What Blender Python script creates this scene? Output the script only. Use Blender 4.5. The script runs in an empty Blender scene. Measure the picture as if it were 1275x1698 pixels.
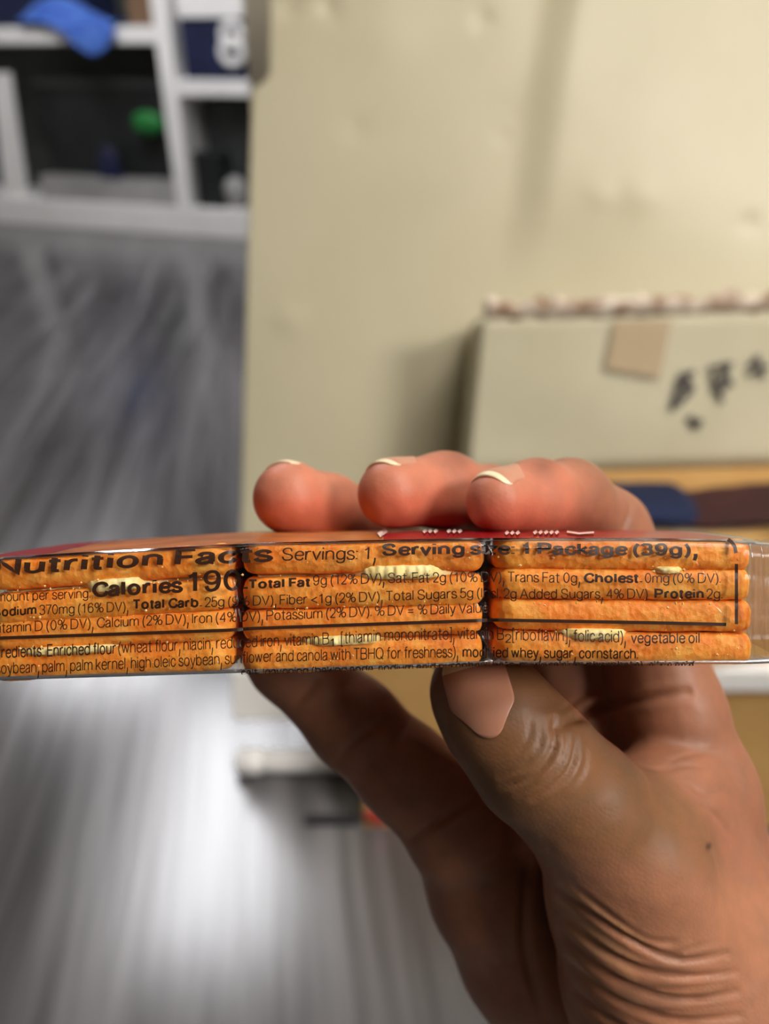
import bpy, bmesh, math, random
import numpy as np
from mathutils import Vector, Matrix, noise
from mathutils.bvhtree import BVHTree

S = bpy.context.scene
COL = S.collection
R = math.radians

# ------------------------------------------------------------------ camera
W, HT = 1275.0, 1698.0
F = 1275.0                       # focal length in pixels (36 mm lens on a 36 mm wide sensor)
CX, CY = W / 2, HT / 2
CAM = Vector((0, 0, 0.95))
TH = R(31)
RIGHT = Vector((1, 0, 0)); UP = Vector((0, math.sin(TH), math.cos(TH))); FWD = Vector((0, math.cos(TH), -math.sin(TH)))
cam = bpy.data.cameras.new('camera'); cam.sensor_fit = 'HORIZONTAL'; cam.sensor_width = 36; cam.lens = 36
cam.clip_start = 0.01; cam.clip_end = 50
cam.dof.use_dof = True; cam.dof.focus_distance = 0.127; cam.dof.aperture_fstop = 13.5
co = bpy.data.objects.new('camera', cam); COL.objects.link(co)
co.location = CAM; co.rotation_euler = (math.pi / 2 - TH, 0, 0)
S.camera = co

# ------------------------------------------------------------------ world, exposure
wd = bpy.data.worlds.new('world'); S.world = wd; wd.use_nodes = True
wd.node_tree.nodes['Background'].inputs[0].default_value = (1.0, 0.95, 0.88, 1)
wd.node_tree.nodes['Background'].inputs[1].default_value = 0.08
S.view_settings.view_transform = 'Standard'; S.view_settings.look = 'None'
S.view_settings.gamma = 1; S.view_settings.use_curve_mapping = False
S.view_settings.exposure = 0.0
S.cycles.use_denoising = True
S.cycles.max_bounces = 8; S.cycles.transparent_max_bounces = 24
S.cycles.caustics_reflective = False; S.cycles.caustics_refractive = False
S.cycles.sample_clamp_indirect = 6
KEY_EMIT, TOP_EMIT, KEY_COL = 36.0, 12.0, (1.0, 0.95, 0.88)      # the ceiling fixtures behind and above the camera
FRONT_EMIT, FRONT_COL = 13.0, (0.97, 0.97, 1.0)  # the fixture mirrored in the floor

# ------------------------------------------------------------------ helpers
def srgb(r, g, b, a=1.0):
    f = lambda c: (c / 255 / 12.92) if c / 255 <= 0.04045 else ((c / 255 + 0.055) / 1.055) ** 2.4
    return (f(r), f(g), f(b), a)

def ray(px, py):
    return RIGHT * ((px - CX) / F) + UP * (-(py - CY) / F) + FWD

def on_plane(px, py, p0, n):
    d = ray(px, py); t = (Vector(p0) - CAM).dot(n) / d.dot(n)
    return CAM + d * t

def J(px, py, d):                # pixel + depth (mm) -> mm in the hand-held frame (x right, y up, z away)
    return np.array([(px - CX) / F * d, -(py - CY) / F * d, d])

def to_world(p):                 # mm in the hand-held frame -> metres in the room
    return CAM + (RIGHT * p[0] + UP * p[1] + FWD * p[2]) * 0.001

RW = np.array([RIGHT, UP, FWD])
def to_world_np(a):
    return np.array(CAM) + (np.asarray(a, float) @ RW) * 0.001

def props(o, label=None, cat=None, group=None, kind=None):
    if label: o['label'] = label
    if cat: o['category'] = cat
    if group: o['group'] = group
    if kind: o['kind'] = kind
    return o

def empty(name, loc, label=None, cat=None, group=None, rz=0):
    o = bpy.data.objects.new(name, None); COL.objects.link(o); o.location = loc; o.rotation_euler.z = rz
    o.empty_display_size = 0.02
    return props(o, label, cat, group)

def world_loc(o):
    return Vector(o.location)

def mesh(name, verts, faces, mat, parent=None, smooth=True, origin=None):
    """verts in world metres; the object gets its origin at `origin` or at its parent's origin."""
    if parent is not None:
        M = Matrix.LocRotScale(parent.location, parent.rotation_euler, None)
        if parent.parent is not None:
            pp = parent.parent
            M = Matrix.LocRotScale(pp.location, pp.rotation_euler, None) @ M
        inv = np.array(M.inverted())
        v = np.asarray(verts, float); v = v @ inv[:3, :3].T + inv[:3, 3]
        loc = (0, 0, 0)
    else:
        v = np.asarray(verts, float)
        loc = Vector(origin) if origin is not None else Vector(((v[:, 0].min() + v[:, 0].max()) / 2, (v[:, 1].min() + v[:, 1].max()) / 2, v[:, 2].min()))
        v = v - np.array(loc)
    me = bpy.data.meshes.new(name); me.from_pydata(v.tolist(), [], [list(map(int, f)) for f in faces]); me.update()
    if smooth: me.polygons.foreach_set('use_smooth', [True] * len(me.polygons))
    for m in (mat if isinstance(mat, (list, tuple)) else [mat]): me.materials.append(m)
    o = bpy.data.objects.new(name, me); COL.objects.link(o); o.location = loc
    if parent is not None: o.parent = parent
    return o

def recalc(o):
    bm = bmesh.new(); bm.from_mesh(o.data); bmesh.ops.recalc_face_normals(bm, faces=bm.faces); bm.to_mesh(o.data); bm.free(); return o

def bevel(o, w, seg=3):
    m = o.modifiers.new('bevel', 'BEVEL'); m.width = w; m.segments = seg; m.limit_method = 'ANGLE'; return o

def box_vf(x0, x1, y0, y1, z0, z1):
    v = [(x, y, z) for x in (x0, x1) for y in (y0, y1) for z in (z0, z1)]
    f = [(0, 1, 3, 2), (4, 6, 7, 5), (0, 4, 5, 1), (2, 3, 7, 6), (0, 2, 6, 4), (1, 5, 7, 3)]
    return v, f

def grid_faces(nu, nv, wrap_u=False, wrap_v=False, off=0):
    fs = []
    for i in range(nu if wrap_u else nu - 1):
        for j in range(nv if wrap_v else nv - 1):
            a = i * nv + j; b = ((i + 1) % nu) * nv + j; c = ((i + 1) % nu) * nv + (j + 1) % nv; d = i * nv + (j + 1) % nv
            fs.append((a + off, b + off, c + off, d + off))
    return fs

def interp(xs, ys, x):
    return np.interp(x, xs, ys)

def sm(x, a, b):
    t = np.clip((x - a) / (b - a), 0, 1); return t * t * (3 - 2 * t)

# ------------------------------------------------------------------ materials
def mat(name, col, rough=0.5, spec=0.5, **k):
    m = bpy.data.materials.new(name); m.use_nodes = True
    b = m.node_tree.nodes['Principled BSDF']
    b.inputs['Base Color'].default_value = col; b.inputs['Roughness'].default_value = rough
    b.inputs['Specular IOR Level'].default_value = spec
    for key, val in k.items(): b.inputs[key.replace('_', ' ')].default_value = val
    return m

class NT:
    def __init__(s, m): s.m = m; s.t = m.node_tree; s.b = s.t.nodes.get('Principled BSDF')
    def n(s, typ, **k):
        x = s.t.nodes.new(typ)
        for a, v in k.items(): setattr(x, a, v)
        return x
    def l(s, a, b): s.t.links.new(a, b)
    def coord(s, scale=(1, 1, 1), rot=(0, 0, 0), out='Object'):
        c = s.n('ShaderNodeTexCoord'); mp = s.n('ShaderNodeMapping'); mp.inputs['Scale'].default_value = scale; mp.inputs['Rotation'].default_value = rot
        s.l(c.outputs[out], mp.inputs[0]); return mp.outputs[0]
    def noise(s, vec, scale, detail=3, rough=0.5):
        x = s.n('ShaderNodeTexNoise'); x.inputs['Scale'].default_value = scale; x.inputs['Detail'].default_value = detail; x.inputs['Roughness'].default_value = rough
        s.l(vec, x.inputs['Vector']); return x.outputs['Fac']
    def ramp(s, fac, stops):
        x = s.n('ShaderNodeValToRGB'); e = x.color_ramp.elements
        while len(e) < len(stops): e.new(0.5)
        for i, (p, c) in enumerate(stops): e[i].position = p; e[i].color = c
        s.l(fac, x.inputs[0]); return x.outputs[0]
    def mix(s, fac, a, b, blend='MIX'):
        x = s.n('ShaderNodeMix', data_type='RGBA', blend_type=blend)
        for sock, v in ((x.inputs[0], fac), (x.inputs[6], a), (x.inputs[7], b)):
            if hasattr(v, 'is_output'): s.l(v, sock)
            else: sock.default_value = v
        return x.outputs[2]
    def bump(s, h, strength, dist):
        x = s.n('ShaderNodeBump'); x.inputs['Strength'].default_value = strength; x.inputs['Distance'].default_value = dist
        s.l(h, x.inputs['Height']); s.l(x.outputs[0], s.b.inputs['Normal'])

def noisy(name, c1, c2, scale, rough=0.6, bump=0.0, spec=0.4, stretch=(1, 1, 1)):
    m = mat(name, c1, rough, spec); t = NT(m); v = t.coord(stretch)
    f = t.noise(v, scale, 4); t.l(t.ramp(f, [(0.35, c1), (0.65, c2)]), t.b.inputs['Base Color'])
    if bump: t.bump(f, 0.4, bump)
    return m

# floor: dark grey wood-look planks with streaky grain and a satin finish
FLOOR_ROT = R(-8)
def floor_material():
    m = mat('grey_plank_floor', srgb(90, 88, 92), 0.3, 1.0); t = NT(m)
    v = t.coord((1, 1, 1), (0, 0, FLOOR_ROT))
    mp = t.n('ShaderNodeMapping'); mp.inputs['Scale'].default_value = (16, 0.9, 1); t.l(v, mp.inputs[0])
    g1 = t.noise(mp.outputs[0], 1.0, 5, 0.6)
    mp2 = t.n('ShaderNodeMapping'); mp2.inputs['Scale'].default_value = (60, 2.5, 1); t.l(v, mp2.inputs[0])
    g2 = t.noise(mp2.outputs[0], 1.0, 3)
    br = t.n('ShaderNodeTexBrick'); br.offset = 0.37
    mp3 = t.n('ShaderNodeMapping'); mp3.inputs['Rotation'].default_value = (0, 0, math.pi / 2); t.l(v, mp3.inputs[0]); t.l(mp3.outputs[0], br.inputs['Vector'])
    br.inputs['Scale'].default_value = 1; br.inputs['Brick Width'].default_value = 1.2; br.inputs['Row Height'].default_value = 0.14; br.inputs['Mortar Size'].default_value = 0.002
    br.inputs['Color1'].default_value = (0.35, 0.35, 0.35, 1); br.inputs['Color2'].default_value = (0.75, 0.75, 0.75, 1); br.inputs['Mortar'].default_value = (0.1, 0.1, 0.1, 1)
    c = t.ramp(g1, [(0.33, srgb(54, 52, 53)), (0.5, srgb(84, 82, 83)), (0.68, srgb(120, 117, 119))])
    c = t.mix(0.35, c, t.ramp(g2, [(0.35, srgb(52, 50, 51)), (0.65, srgb(110, 107, 109))]))
    c = t.mix(0.25, c, br.outputs['Color'], 'OVERLAY')
    t.l(c, t.b.inputs['Base Color'])
    rr = t.n('ShaderNodeMapRange'); rr.inputs[1].default_value = 0.3; rr.inputs[2].default_value = 0.7; rr.inputs[3].default_value = 0.17; rr.inputs[4].default_value = 0.27
    t.l(g1, rr.inputs[0]); t.l(rr.outputs[0], t.b.inputs['Roughness'])
    t.bump(g2, 0.15, 0.002)
    return m

M_floor = floor_material()
M_wall = noisy('wall_paint', srgb(196, 190, 176), srgb(204, 198, 184), 3, 0.8)
M_grey = noisy('grey_wall_paint', srgb(204, 196, 180), srgb(212, 204, 188), 3, 0.8)
M_ceil = mat('ceiling_white', srgb(225, 222, 215), 0.9)
M_cream = noisy('cream_vinyl', srgb(199, 190, 160), srgb(206, 197, 168), 5, 0.42, 0.0, 0.45)
M_white = noisy('white_laminate', srgb(238, 236, 233), srgb(245, 243, 240), 4, 0.4)
M_rail = mat('white_enamel', srgb(250, 249, 247), 0.25, 1.0)
M_box = noisy('cream_carton', srgb(188, 180, 152), srgb(198, 190, 163), 7, 0.6)
M_tan = noisy('tan_cardboard', srgb(198, 154, 94), srgb(206, 163, 102), 14, 0.75, 0.0, 0.2, (1, 1, 2))
M_tape = noisy('brown_packing_tape', srgb(176, 154, 122), srgb(184, 162, 130), 9, 0.35)
M_torn = noisy('torn_paper', srgb(238, 226, 208), srgb(140, 104, 76), 38, 0.9, 0.003)
M_mark = mat('marker_ink', srgb(78, 72, 68), 0.7)
M_navy = noisy('navy_plastic', srgb(22, 28, 58), srgb(30, 38, 74), 6, 0.5)
M_blue = noisy('blue_cloth', srgb(40, 78, 170), srgb(84, 124, 205), 14, 0.8, 0.004)
M_navycloth = noisy('navy_cloth', srgb(14, 24, 54), srgb(20, 32, 66), 14, 0.85)
M_maroon = noisy('maroon_cloth', srgb(52, 22, 20), srgb(66, 30, 26), 14, 0.85)
M_black = noisy('black_plastic', srgb(24, 26, 27), srgb(36, 38, 39), 6, 0.5)
M_dgrey = noisy('dark_grey_plastic', srgb(52, 55, 54), srgb(66, 69, 68), 6, 0.5)
M_lgrey = noisy('light_grey_plastic', srgb(150, 148, 146), srgb(172, 170, 168), 6, 0.5)
M_green = noisy('green_plastic', srgb(26, 104, 44), srgb(36, 128, 58), 8, 0.5)
M_brown = noisy('brown_cardboard', srgb(112, 86, 64), srgb(126, 98, 74), 9, 0.8)
M_red = noisy('red_sticker', srgb(206, 70, 58), srgb(214, 84, 70), 9, 0.5)

def emit(name, col, s):
    m = bpy.data.materials.new(name); m.use_nodes = True; t = m.node_tree
    t.nodes.remove(t.nodes['Principled BSDF']); e = t.nodes.new('ShaderNodeEmission')
    e.inputs[0].default_value = (*col, 1); e.inputs[1].default_value = s
    t.links.new(e.outputs[0], t.nodes['Material Output'].inputs[0]); return m

# film: clear plastic, reflecting by Fresnel and letting the rest straight through
def film_material(name, tint, haze=0.0, hazecol=(1, 1, 1, 1), rough=0.2, ior=1.25):
    m = bpy.data.materials.new(name); m.use_nodes = True; t = NT(m); t.t.nodes.remove(t.b); out = t.t.nodes['Material Output']
    tr = t.n('ShaderNodeBsdfTransparent'); tr.inputs[0].default_value = tint
    gl = t.n('ShaderNodeBsdfGlossy'); gl.inputs['Roughness'].default_value = rough
    fr = t.n('ShaderNodeFresnel'); fr.inputs[0].default_value = ior
    v = t.coord((1, 1, 1)); nz = t.noise(v, 260, 3); bp = t.n('ShaderNodeBump'); bp.inputs['Strength'].default_value = 0.2; bp.inputs['Distance'].default_value = 0.0006
    t.l(nz, bp.inputs['Height']); t.l(bp.outputs[0], gl.inputs['Normal']); t.l(bp.outputs[0], fr.inputs['Normal'])
    body = tr.outputs[0]
    if haze:
        df = t.n('ShaderNodeBsdfDiffuse'); df.inputs[0].default_value = hazecol
        mx = t.n('ShaderNodeMixShader'); mx.inputs[0].default_value = haze; t.l(tr.outputs[0], mx.inputs[1]); t.l(df.outputs[0], mx.inputs[2]); body = mx.outputs[0]
    mx = t.n('ShaderNodeMixShader'); t.l(fr.outputs[0], mx.inputs[0]); t.l(body, mx.inputs[1]); t.l(gl.outputs[0], mx.inputs[2])
    t.l(mx.outputs[0], out.inputs[0]); return m

M_film = film_material('clear_film', (0.97, 0.96, 0.95, 1))
M_seal = film_material('hazy_seal_film', (0.9, 0.9, 0.88, 1), 0.22, srgb(220, 205, 190))
M_redprint = mat('red_print', srgb(150, 18, 24), 0.22, 0.5)
M_orangeprint = noisy('orange_print', srgb(150, 84, 40), srgb(196, 116, 56), 120, 0.3)
M_whiteprint = mat('white_print', srgb(235, 205, 195), 0.3)
M_ink = mat('dark_print', srgb(52, 28, 16), 0.4, 0.4)

# ------------------------------------------------------------------ room shell
def struct(name, x0, x1, y0, y1, z0, z1, m):
    v, f = box_vf(x0, x1, y0, y1, z0, z1); o = mesh(name, v, f, m, smooth=False); o['kind'] = 'structure'; return o
struct('floor', -4, 4, -2.5, 7.0, -0.1, 0, M_floor)
struct('ceiling', -4, 4, -2.5, 7.0, 2.6, 2.7, M_ceil)
struct('wall_back', -4, 4, 6.9, 7.0, 0, 2.6, M_wall)
struct('wall_left', -4.1, -4, -2.5, 7.0, 0, 2.6, M_wall)
struct('wall_right', -0.225, 4, 1.46, 1.60, 0, 2.6, M_grey)

def ceiling_light(x0, x1, y0, y1, col, e, label):
    t = empty('ceiling_light', ((x0 + x1) / 2, (y0 + y1) / 2, 2.54), label, 'light')
    fw = 0.03; V, Fc = [], []
    for b in ((x0 - fw, x0, y0 - fw, y1 + fw), (x1, x1 + fw, y0 - fw, y1 + fw), (x0, x1, y0 - fw, y0), (x0, x1, y1, y1 + fw)):
        v, f = box_vf(b[0], b[1], b[2], b[3], 2.55, 2.6); o = len(V); V += v; Fc += [tuple(i + o for i in q) for q in f]
    mesh('frame', V, Fc, M_white, t, False)
    v, f = box_vf(x0, x1, y0, y1, 2.575, 2.585); mesh('diffuser', v, f, emit('lit_diffuser', col, e), t, False)
ceiling_light(-1.2, -0.5, 1.95, 3.6, FRONT_COL, FRONT_EMIT, 'rectangular ceiling light panel mirrored in the grey floor')
ceiling_light(-2.4, -1.4, 3.7, 4.1, FRONT_COL, 24.0, 'unseen ceiling light panel added to brighten the white shelving unit')  # unseen fixture, added to brighten the shelving
ceiling_light(0.35, 1.3, -0.3, 0.7, KEY_COL, TOP_EMIT, 'rectangular warm ceiling light above the hand and snack pack')
ceiling_light(1.6, 2.7, -1.8, -0.8, KEY_COL, KEY_EMIT, 'rectangular warm ceiling light behind the viewer on the side of the wrist')

# ------------------------------------------------------------------ cream panel leaning on the wall
LEAN = R(22)
PN = Vector((0, -math.cos(LEAN), math.sin(LEAN)))        # faces the camera and up
PU = Vector((0, math.sin(LEAN), math.cos(LEAN)))         # up along the panel
P0 = Vector((0, 0.80, 0.0))
def pan(px, py, off=0.0):
    p = on_plane(px, py, P0 + PN * off, PN); return p.x, (p - P0).dot(PU)
def panel():
    root = empty('leaning_panel', (0.3, 0.8, 0.0), 'tall cream panel with dents and a creased corner, leaning upright behind the hand', 'panel')
    xb, vb = pan(392, 1195); xn, vn = pan(417, 155); xt, vt = pan(445, 125); _, vtop = pan(445, -260)
    NU, NV = 150, 170; x1 = 0.95
    V = []
    dents = []
    for (px, py, r, a) in ((545, 10, 17, -.0045), (800, 30, 15, -.003), (590, 212, 22, -.002), (832, 226, 12, -.0022), (850, 195, 10, -.0015), (480, 10, 20, -.003), (1060, 330, 26, .0025), (990, 328, 20, .002), (480, 530, 24, .003), (1240, 372, 14, -.003), (640, 60, 60, .003), (900, 140, 70, .003)):
        dx, dv = pan(px, py); ex, _ = pan(px + r, py); dents.append((dx, dv, abs(ex - dx), a))
    bx0, bv0 = pan(905, 0); bx1, bv1 = pan(835, 470)
    for i in range(NU):
        for j in range(NV):
            v = vb + (vtop - vb) * j / (NV - 1)
            xl = xb + (xn - xb) * min(1, (v - vb) / (vn - vb))
            if v > vn: xl = xn + (xt - xn) * sm(v, vn, vt) + (v - vn) * 0.03
            x = xl + (x1 - xl) * (i / (NU - 1)) ** 1.15
            h = 0.0035 * noise.noise(Vector((x * 3, v * 3, 0)))
            for dx, dv, rr, a in dents:
                q = ((x - dx) ** 2 + (v - dv) ** 2) / rr ** 2
                if q < 9: h += a * math.exp(-q)
            # soft step shaped to give the long shaded band: left of it is lower than right of it
            bx = bx0 + (bx1 - bx0) * (bv0 - v) / (bv0 - bv1)
            amp = sm(v, bv1 - 0.04, bv1 + 0.16)
            h += 0.016 * amp * sm(x, bx - 0.012, bx + 0.048) * (1 - sm(x, bx + 0.03, bx + 0.5))
            p = P0 + PU * v + Vector((x, 0, 0)) + PN * h
            V.append(p)
    n = len(V); th = 0.022
    for i in range(NU):
        for j in range(NV):
            V.append(V[i * NV + j] - PN * th)
    fs = grid_faces(NU, NV) + [tuple(reversed(f)) for f in grid_faces(NU, NV, off=n)]
    rim = [i * NV for i in range(NU)] + [(NU - 1) * NV + j for j in range(1, NV)] + [i * NV + NV - 1 for i in range(NU - 2, -1, -1)] + [j for j in range(NV - 2, 0, -1)]
    for a, b in zip(rim, rim[1:] + rim[:1]): fs.append((a, b, b + n, a + n))
    recalc(mesh('board', V, fs, M_cream, root))
    # white trim along the bottom edge
    x0, v0 = pan(388, 1195, 0.006); x9, v9 = pan(388, 1112, 0.006)
    V = []
    for x in (x0 - 0.003, x1):
        for v in (v0, v9):
            for o in (-0.03, 0.006): V.append(P0 + PU * v + Vector((x, 0, 0)) + PN * o)
    _, f = box_vf(0, 1, 0, 1, 0, 1)
    o = recalc(mesh('bottom_trim', V, f, M_white, root, False)); o['label'] = 'white bottom trim'; bevel(o, 0.004)
    # feet under the trim
    for x in (x0 + 0.32, 0.8):
        v, f = box_vf(x, x + 0.05, 0.80, 0.86, 0, 0.06); mesh('foot', v, f, M_dgrey, root, False)
panel()

# white rail lying on the floor in front of the panel foot
def tube(pts, r, nseg=16, cap=True):
    V, Fc = [], []; n = len(pts)
    for i, p in enumerate(pts):
        p = Vector(p); d = (Vector(pts[min(i + 1, n - 1)]) - Vector(pts[max(i - 1, 0)])).normalized()
        a = d.orthogonal().normalized() if abs(d.z) > 0.9 else d.cross(Vector((0, 0, 1))).normalized(); b = d.cross(a)
        rr = r[i] if isinstance(r, (list, tuple)) else r
        for k in range(nseg):
            t = 2 * math.pi * k / nseg; V.append(p + a * (rr * math.cos(t)) + b * (rr * math.sin(t)))
    for i in range(n - 1):
        for k in range(nseg): Fc.append((i * nseg + k, i * nseg + (k + 1) % nseg, (i + 1) * nseg + (k + 1) % nseg, (i + 1) * nseg + k))
    if cap: Fc.append(tuple(range(nseg - 1, -1, -1))); Fc.append(tuple((n - 1) * nseg + k for k in range(nseg)))
    return V, Fc
Zup = Vector((0, 0, 1))
a = on_plane(398, 1262, (0, 0, 0.018), Zup); b = on_plane(800, 1262, (0, 0, 0.018), Zup)
rt = empty('floor_rail', (a.x, a.y, 0), 'bright white metal rail lying on the floor under the cream panel', 'rail')
v, f = tube([a + (b - a) * k / 6 for k in range(7)], 0.017); recalc(mesh('bar', v, f, M_rail, rt))
v, f = tube([a + Vector((-0.006, 0, 0)), a, a + Vector((0.03, 0, 0)), a + Vector((0.034, 0, 0))], [0.014, 0.02, 0.02, 0.017]); o = recalc(mesh('end_cap', v, f, M_rail, rt))

# ------------------------------------------------------------------ carton with a torn top edge, in front of the panel
BO = 0.15
bl = pan(776, 785, BO); tl = pan(801, 524, BO); tr = pan(1275, 512, BO); br = pan(1275, 770, BO)
def ppt(x, v, off): return P0 + PU * v + Vector((x, 0, 0)) + PN * off
def torn_carton():
    base = ppt(bl[0], bl[1], BO)
    root = empty('torn_carton', (base.x + 0.2, base.y, base.z), 'cream carton with a ragged torn top edge, leaning on the cream panel', 'carton')
    xr = 0.62; sl = (tr[1] - tl[1]) / (tr[0] - tl[0]); sb = (br[1] - bl[1]) / (br[0] - bl[0])
    N = 90; V = []
    for off in (BO, 0.012):
        for i in range(N):
            q = i / (N - 1)
            for j in range(12):
                w = j / 11; x0 = bl[0] + (tl[0] - bl[0]) * w; x = x0 + (xr - x0) * q
                vb = bl[1] + sb * (x - bl[0]); vt = tl[1] + sl * (x - tl[0])
                h = 0.003 * noise.noise(Vector((x * 6, w * 2, 3))) if off == BO else 0
                V.append(ppt(x, vb + (vt - vb) * w, off + h))
    n = N * 12
    fs = grid_faces(N, 12) + [tuple(reversed(f)) for f in grid_faces(N, 12, off=n)]
    rim = [i * 12 for i in range(N)] + [(N - 1) * 12 + j for j in range(1, 12)] + [i * 12 + 11 for i in range(N - 2, -1, -1)] + [j for j in range(10, 0, -1)]
    for p, q in zip(rim, rim[1:] + rim[:1]): fs.append((p, q, q + n, p + n))
    recalc(mesh('body', V, fs, M_box, root))
    # ragged torn lip along the top
    V = []; N = 220
    for i in range(N):
        x = tl[0] + 0.004 + (xr - tl[0] - 0.004) * i / (N - 1); vt = tl[1] + sl * (x - tl[0])
        hh = 0.018 + 0.012 * noise.noise(Vector((x * 28, 0, 0))) + 0.008 * noise.noise(Vector((x * 90, 5, 0)))
        d = 0.004 * noise.noise(Vector((x * 60, 9, 0)))
        for (dv, do) in ((-0.004 + d, 0.001), (0.006 + hh * .3, 0.008 + d), (hh, 0.002 + d), (hh * 0.8, -0.02), (-0.003, -0.03)):
            V.append(ppt(x, vt + dv, BO + do))
    o = recalc(mesh('torn_edge', V, grid_faces(N, 5, False, True), M_torn, root)); o['label'] = 'ragged white and brown torn edge'
    # strip of tape folded over the top
    V = []; a_ = pan(1018, 532, BO); b_ = pan(1112, 530, BO); c_ = pan(1000, 612, BO); d_ = pan(1092, 628, BO)
    for i in range(8):
        for j in range(6):
            u, w = i / 7, j / 5
            x = (a_[0] + (b_[0] - a_[0]) * u) * (1 - w) + (c_[0] + (d_[0] - c_[0]) * u) * w
            vv = (a_[1] + (b_[1] - a_[1]) * u) * (1 - w) + (c_[1] + (d_[1] - c_[1]) * u) * w
            V.append(ppt(x, vv, BO + 0.0045))
    mesh('packing_tape', V, grid_faces(8, 6), M_tape, root)
    # smudged marker writing
    V, Fc = [], []
    def stroke(pts, w):
        P_ = []
        for k in range(len(pts) - 1):
            for s in range(6):
                t = s / 6; P_.append((pts[k][0] + (pts[k + 1][0] - pts[k][0]) * t, pts[k][1] + (pts[k + 1][1] - pts[k][1]) * t))
        P_.append(pts[-1]); o0 = len(V)
        for k, (x, y) in enumerate(P_):
            a1 = P_[max(k - 1, 0)]; b1 = P_[min(k + 1, len(P_) - 1)]; dx, dy = b1[0] - a1[0], b1[1] - a1[1]; L = math.hypot(dx, dy) or 1
            for s in (-1, 1):
                xx, vv = pan(x - s * dy / L * w, y + s * dx / L * w, BO); V.append(ppt(xx, vv, BO + 0.0042))
        for k in range(len(P_) - 1): Fc.append((o0 + 2 * k, o0 + 2 * k + 1, o0 + 2 * k + 3, o0 + 2 * k + 2))
    for s, w in (([(1150, 618), (1128, 622), (1112, 680)], 5), ([(1130, 618), (1146, 645), (1120, 672)], 5), ([(1122, 640), (1140, 640)], 6), ([(1140, 690), (1152, 708), (1160, 695)], 6), ([(1172, 612), (1210, 602), (1180, 650), (1205, 640)], 4.5), ([(1178, 620), (1195, 668)], 4), ([(1196, 612), (1212, 640)], 4), ([(1238, 610), (1254, 590), (1262, 628)], 4), ([(1236, 622), (1275, 606)], 3.5)):
        stroke(s, w)
    o = mesh('marker_writing', V, Fc, M_mark, root); o['label'] = 'smudged dark marker writing'
torn_carton()

# ------------------------------------------------------------------ pile of cartons the torn carton rests on
zb = ppt(bl[0], bl[1], BO).z; yb = ppt(bl[0], bl[1], BO).y
def carton(name, x0, x1, y0, y1, z0, z1, m, label, cat='carton', flaps=True, rz=0):
    root = empty(name, ((x0 + x1) / 2, (y0 + y1) / 2, z0), label, cat, rz=rz)
    cx, cy = (x0 + x1) / 2, (y0 + y1) / 2
    Rm = Matrix.Rotation(rz, 3, 'Z')
    tw = lambda vs: [Vector((cx, cy, 0)) + Rm @ (Vector(v) - Vector((cx, cy, 0))) for v in vs]
    v, f = box_vf(x0, x1, y0, y1, z0, z1 - 0.004); bevel(recalc(mesh('body', tw(v), f, m, root, False)), 0.003)
    if flaps:
        g = 0.002
        for a0, a1, b0, b1 in ((x0, x1, y0 - 0.001, cy - g), (x0, x1, cy + g, y1)):
            v, f = box_vf(a0, a1, b0, b1, z1 - 0.004, z1); mesh('flap', tw(v), f, m, root, False)
        v, f = box_vf(x0 + 0.001, x1 - 0.001, cy - 0.025, cy + 0.025, z1, z1 + 0.0006); mesh('packing_tape', tw(v), f, M_tape, root, False)
    return root
lc = on_plane(603, 1374, (0, 0, 0), Zup)
fy = lc.y
big = carton('cardboard_box', lc.x, lc.x + 0.72, fy, fy + 0.075, 0, 0.33, M_tan, 'large tan cardboard carton on the floor behind the fingers', 'box')
st = on_plane(628, 1354, (0, fy, 0), Vector((0, -1, 0)))
V = [st + Vector((0, -0.0015, 0))]; N = 24
for k in range(N): V.append(st + Vector((0.02 * math.cos(2 * math.pi * k / N), -0.0012, 0.02 * math.sin(2 * math.pi * k / N))))
for k in range(N): V.append(st + Vector((0.021 * math.cos(2 * math.pi * k / N), 0.0005, 0.021 * math.sin(2 * math.pi * k / N))))
o = recalc(mesh('sticker', V, [(0, 1 + k, 1 + (k + 1) % N) for k in range(N)] + [(1 + k, 1 + (k + 1) % N, 1 + N + (k + 1) % N, 1 + N + k) for k in range(N)], M_red, big)); o['label'] = 'round red sticker'
# white foam slab propped on the big carton's front, right side
w0 = on_plane(1085, 1150, (0, fy - 0.03, 0), Vector((0, -1, 0))); w1 = on_plane(1085, 1110, (0, fy - 0.03, 0), Vector((0, -1, 0)))
w0z = w0.z
v, f = box_vf(w0.x, w0.x + 0.45, fy - 0.03, fy - 0.001, w0z, w1.z); o = recalc(mesh('foam_board', v, f, M_white, smooth=False)); bevel(o, 0.006)
props(o, 'white foam board resting against the tan carton, right of the wrist', 'board')
t0 = on_plane(1150, 872, (0, fy - 0.01, 0), Vector((0, -1, 0)))
carton('cardboard_box', t0.x - 0.06, t0.x + 0.42, fy - 0.01, fy + 0.075, 0.332, t0.z - 0.004, M_tan, 'smaller tan carton stacked on the large one, right of the fingertips', 'box', rz=R(9))

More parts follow.
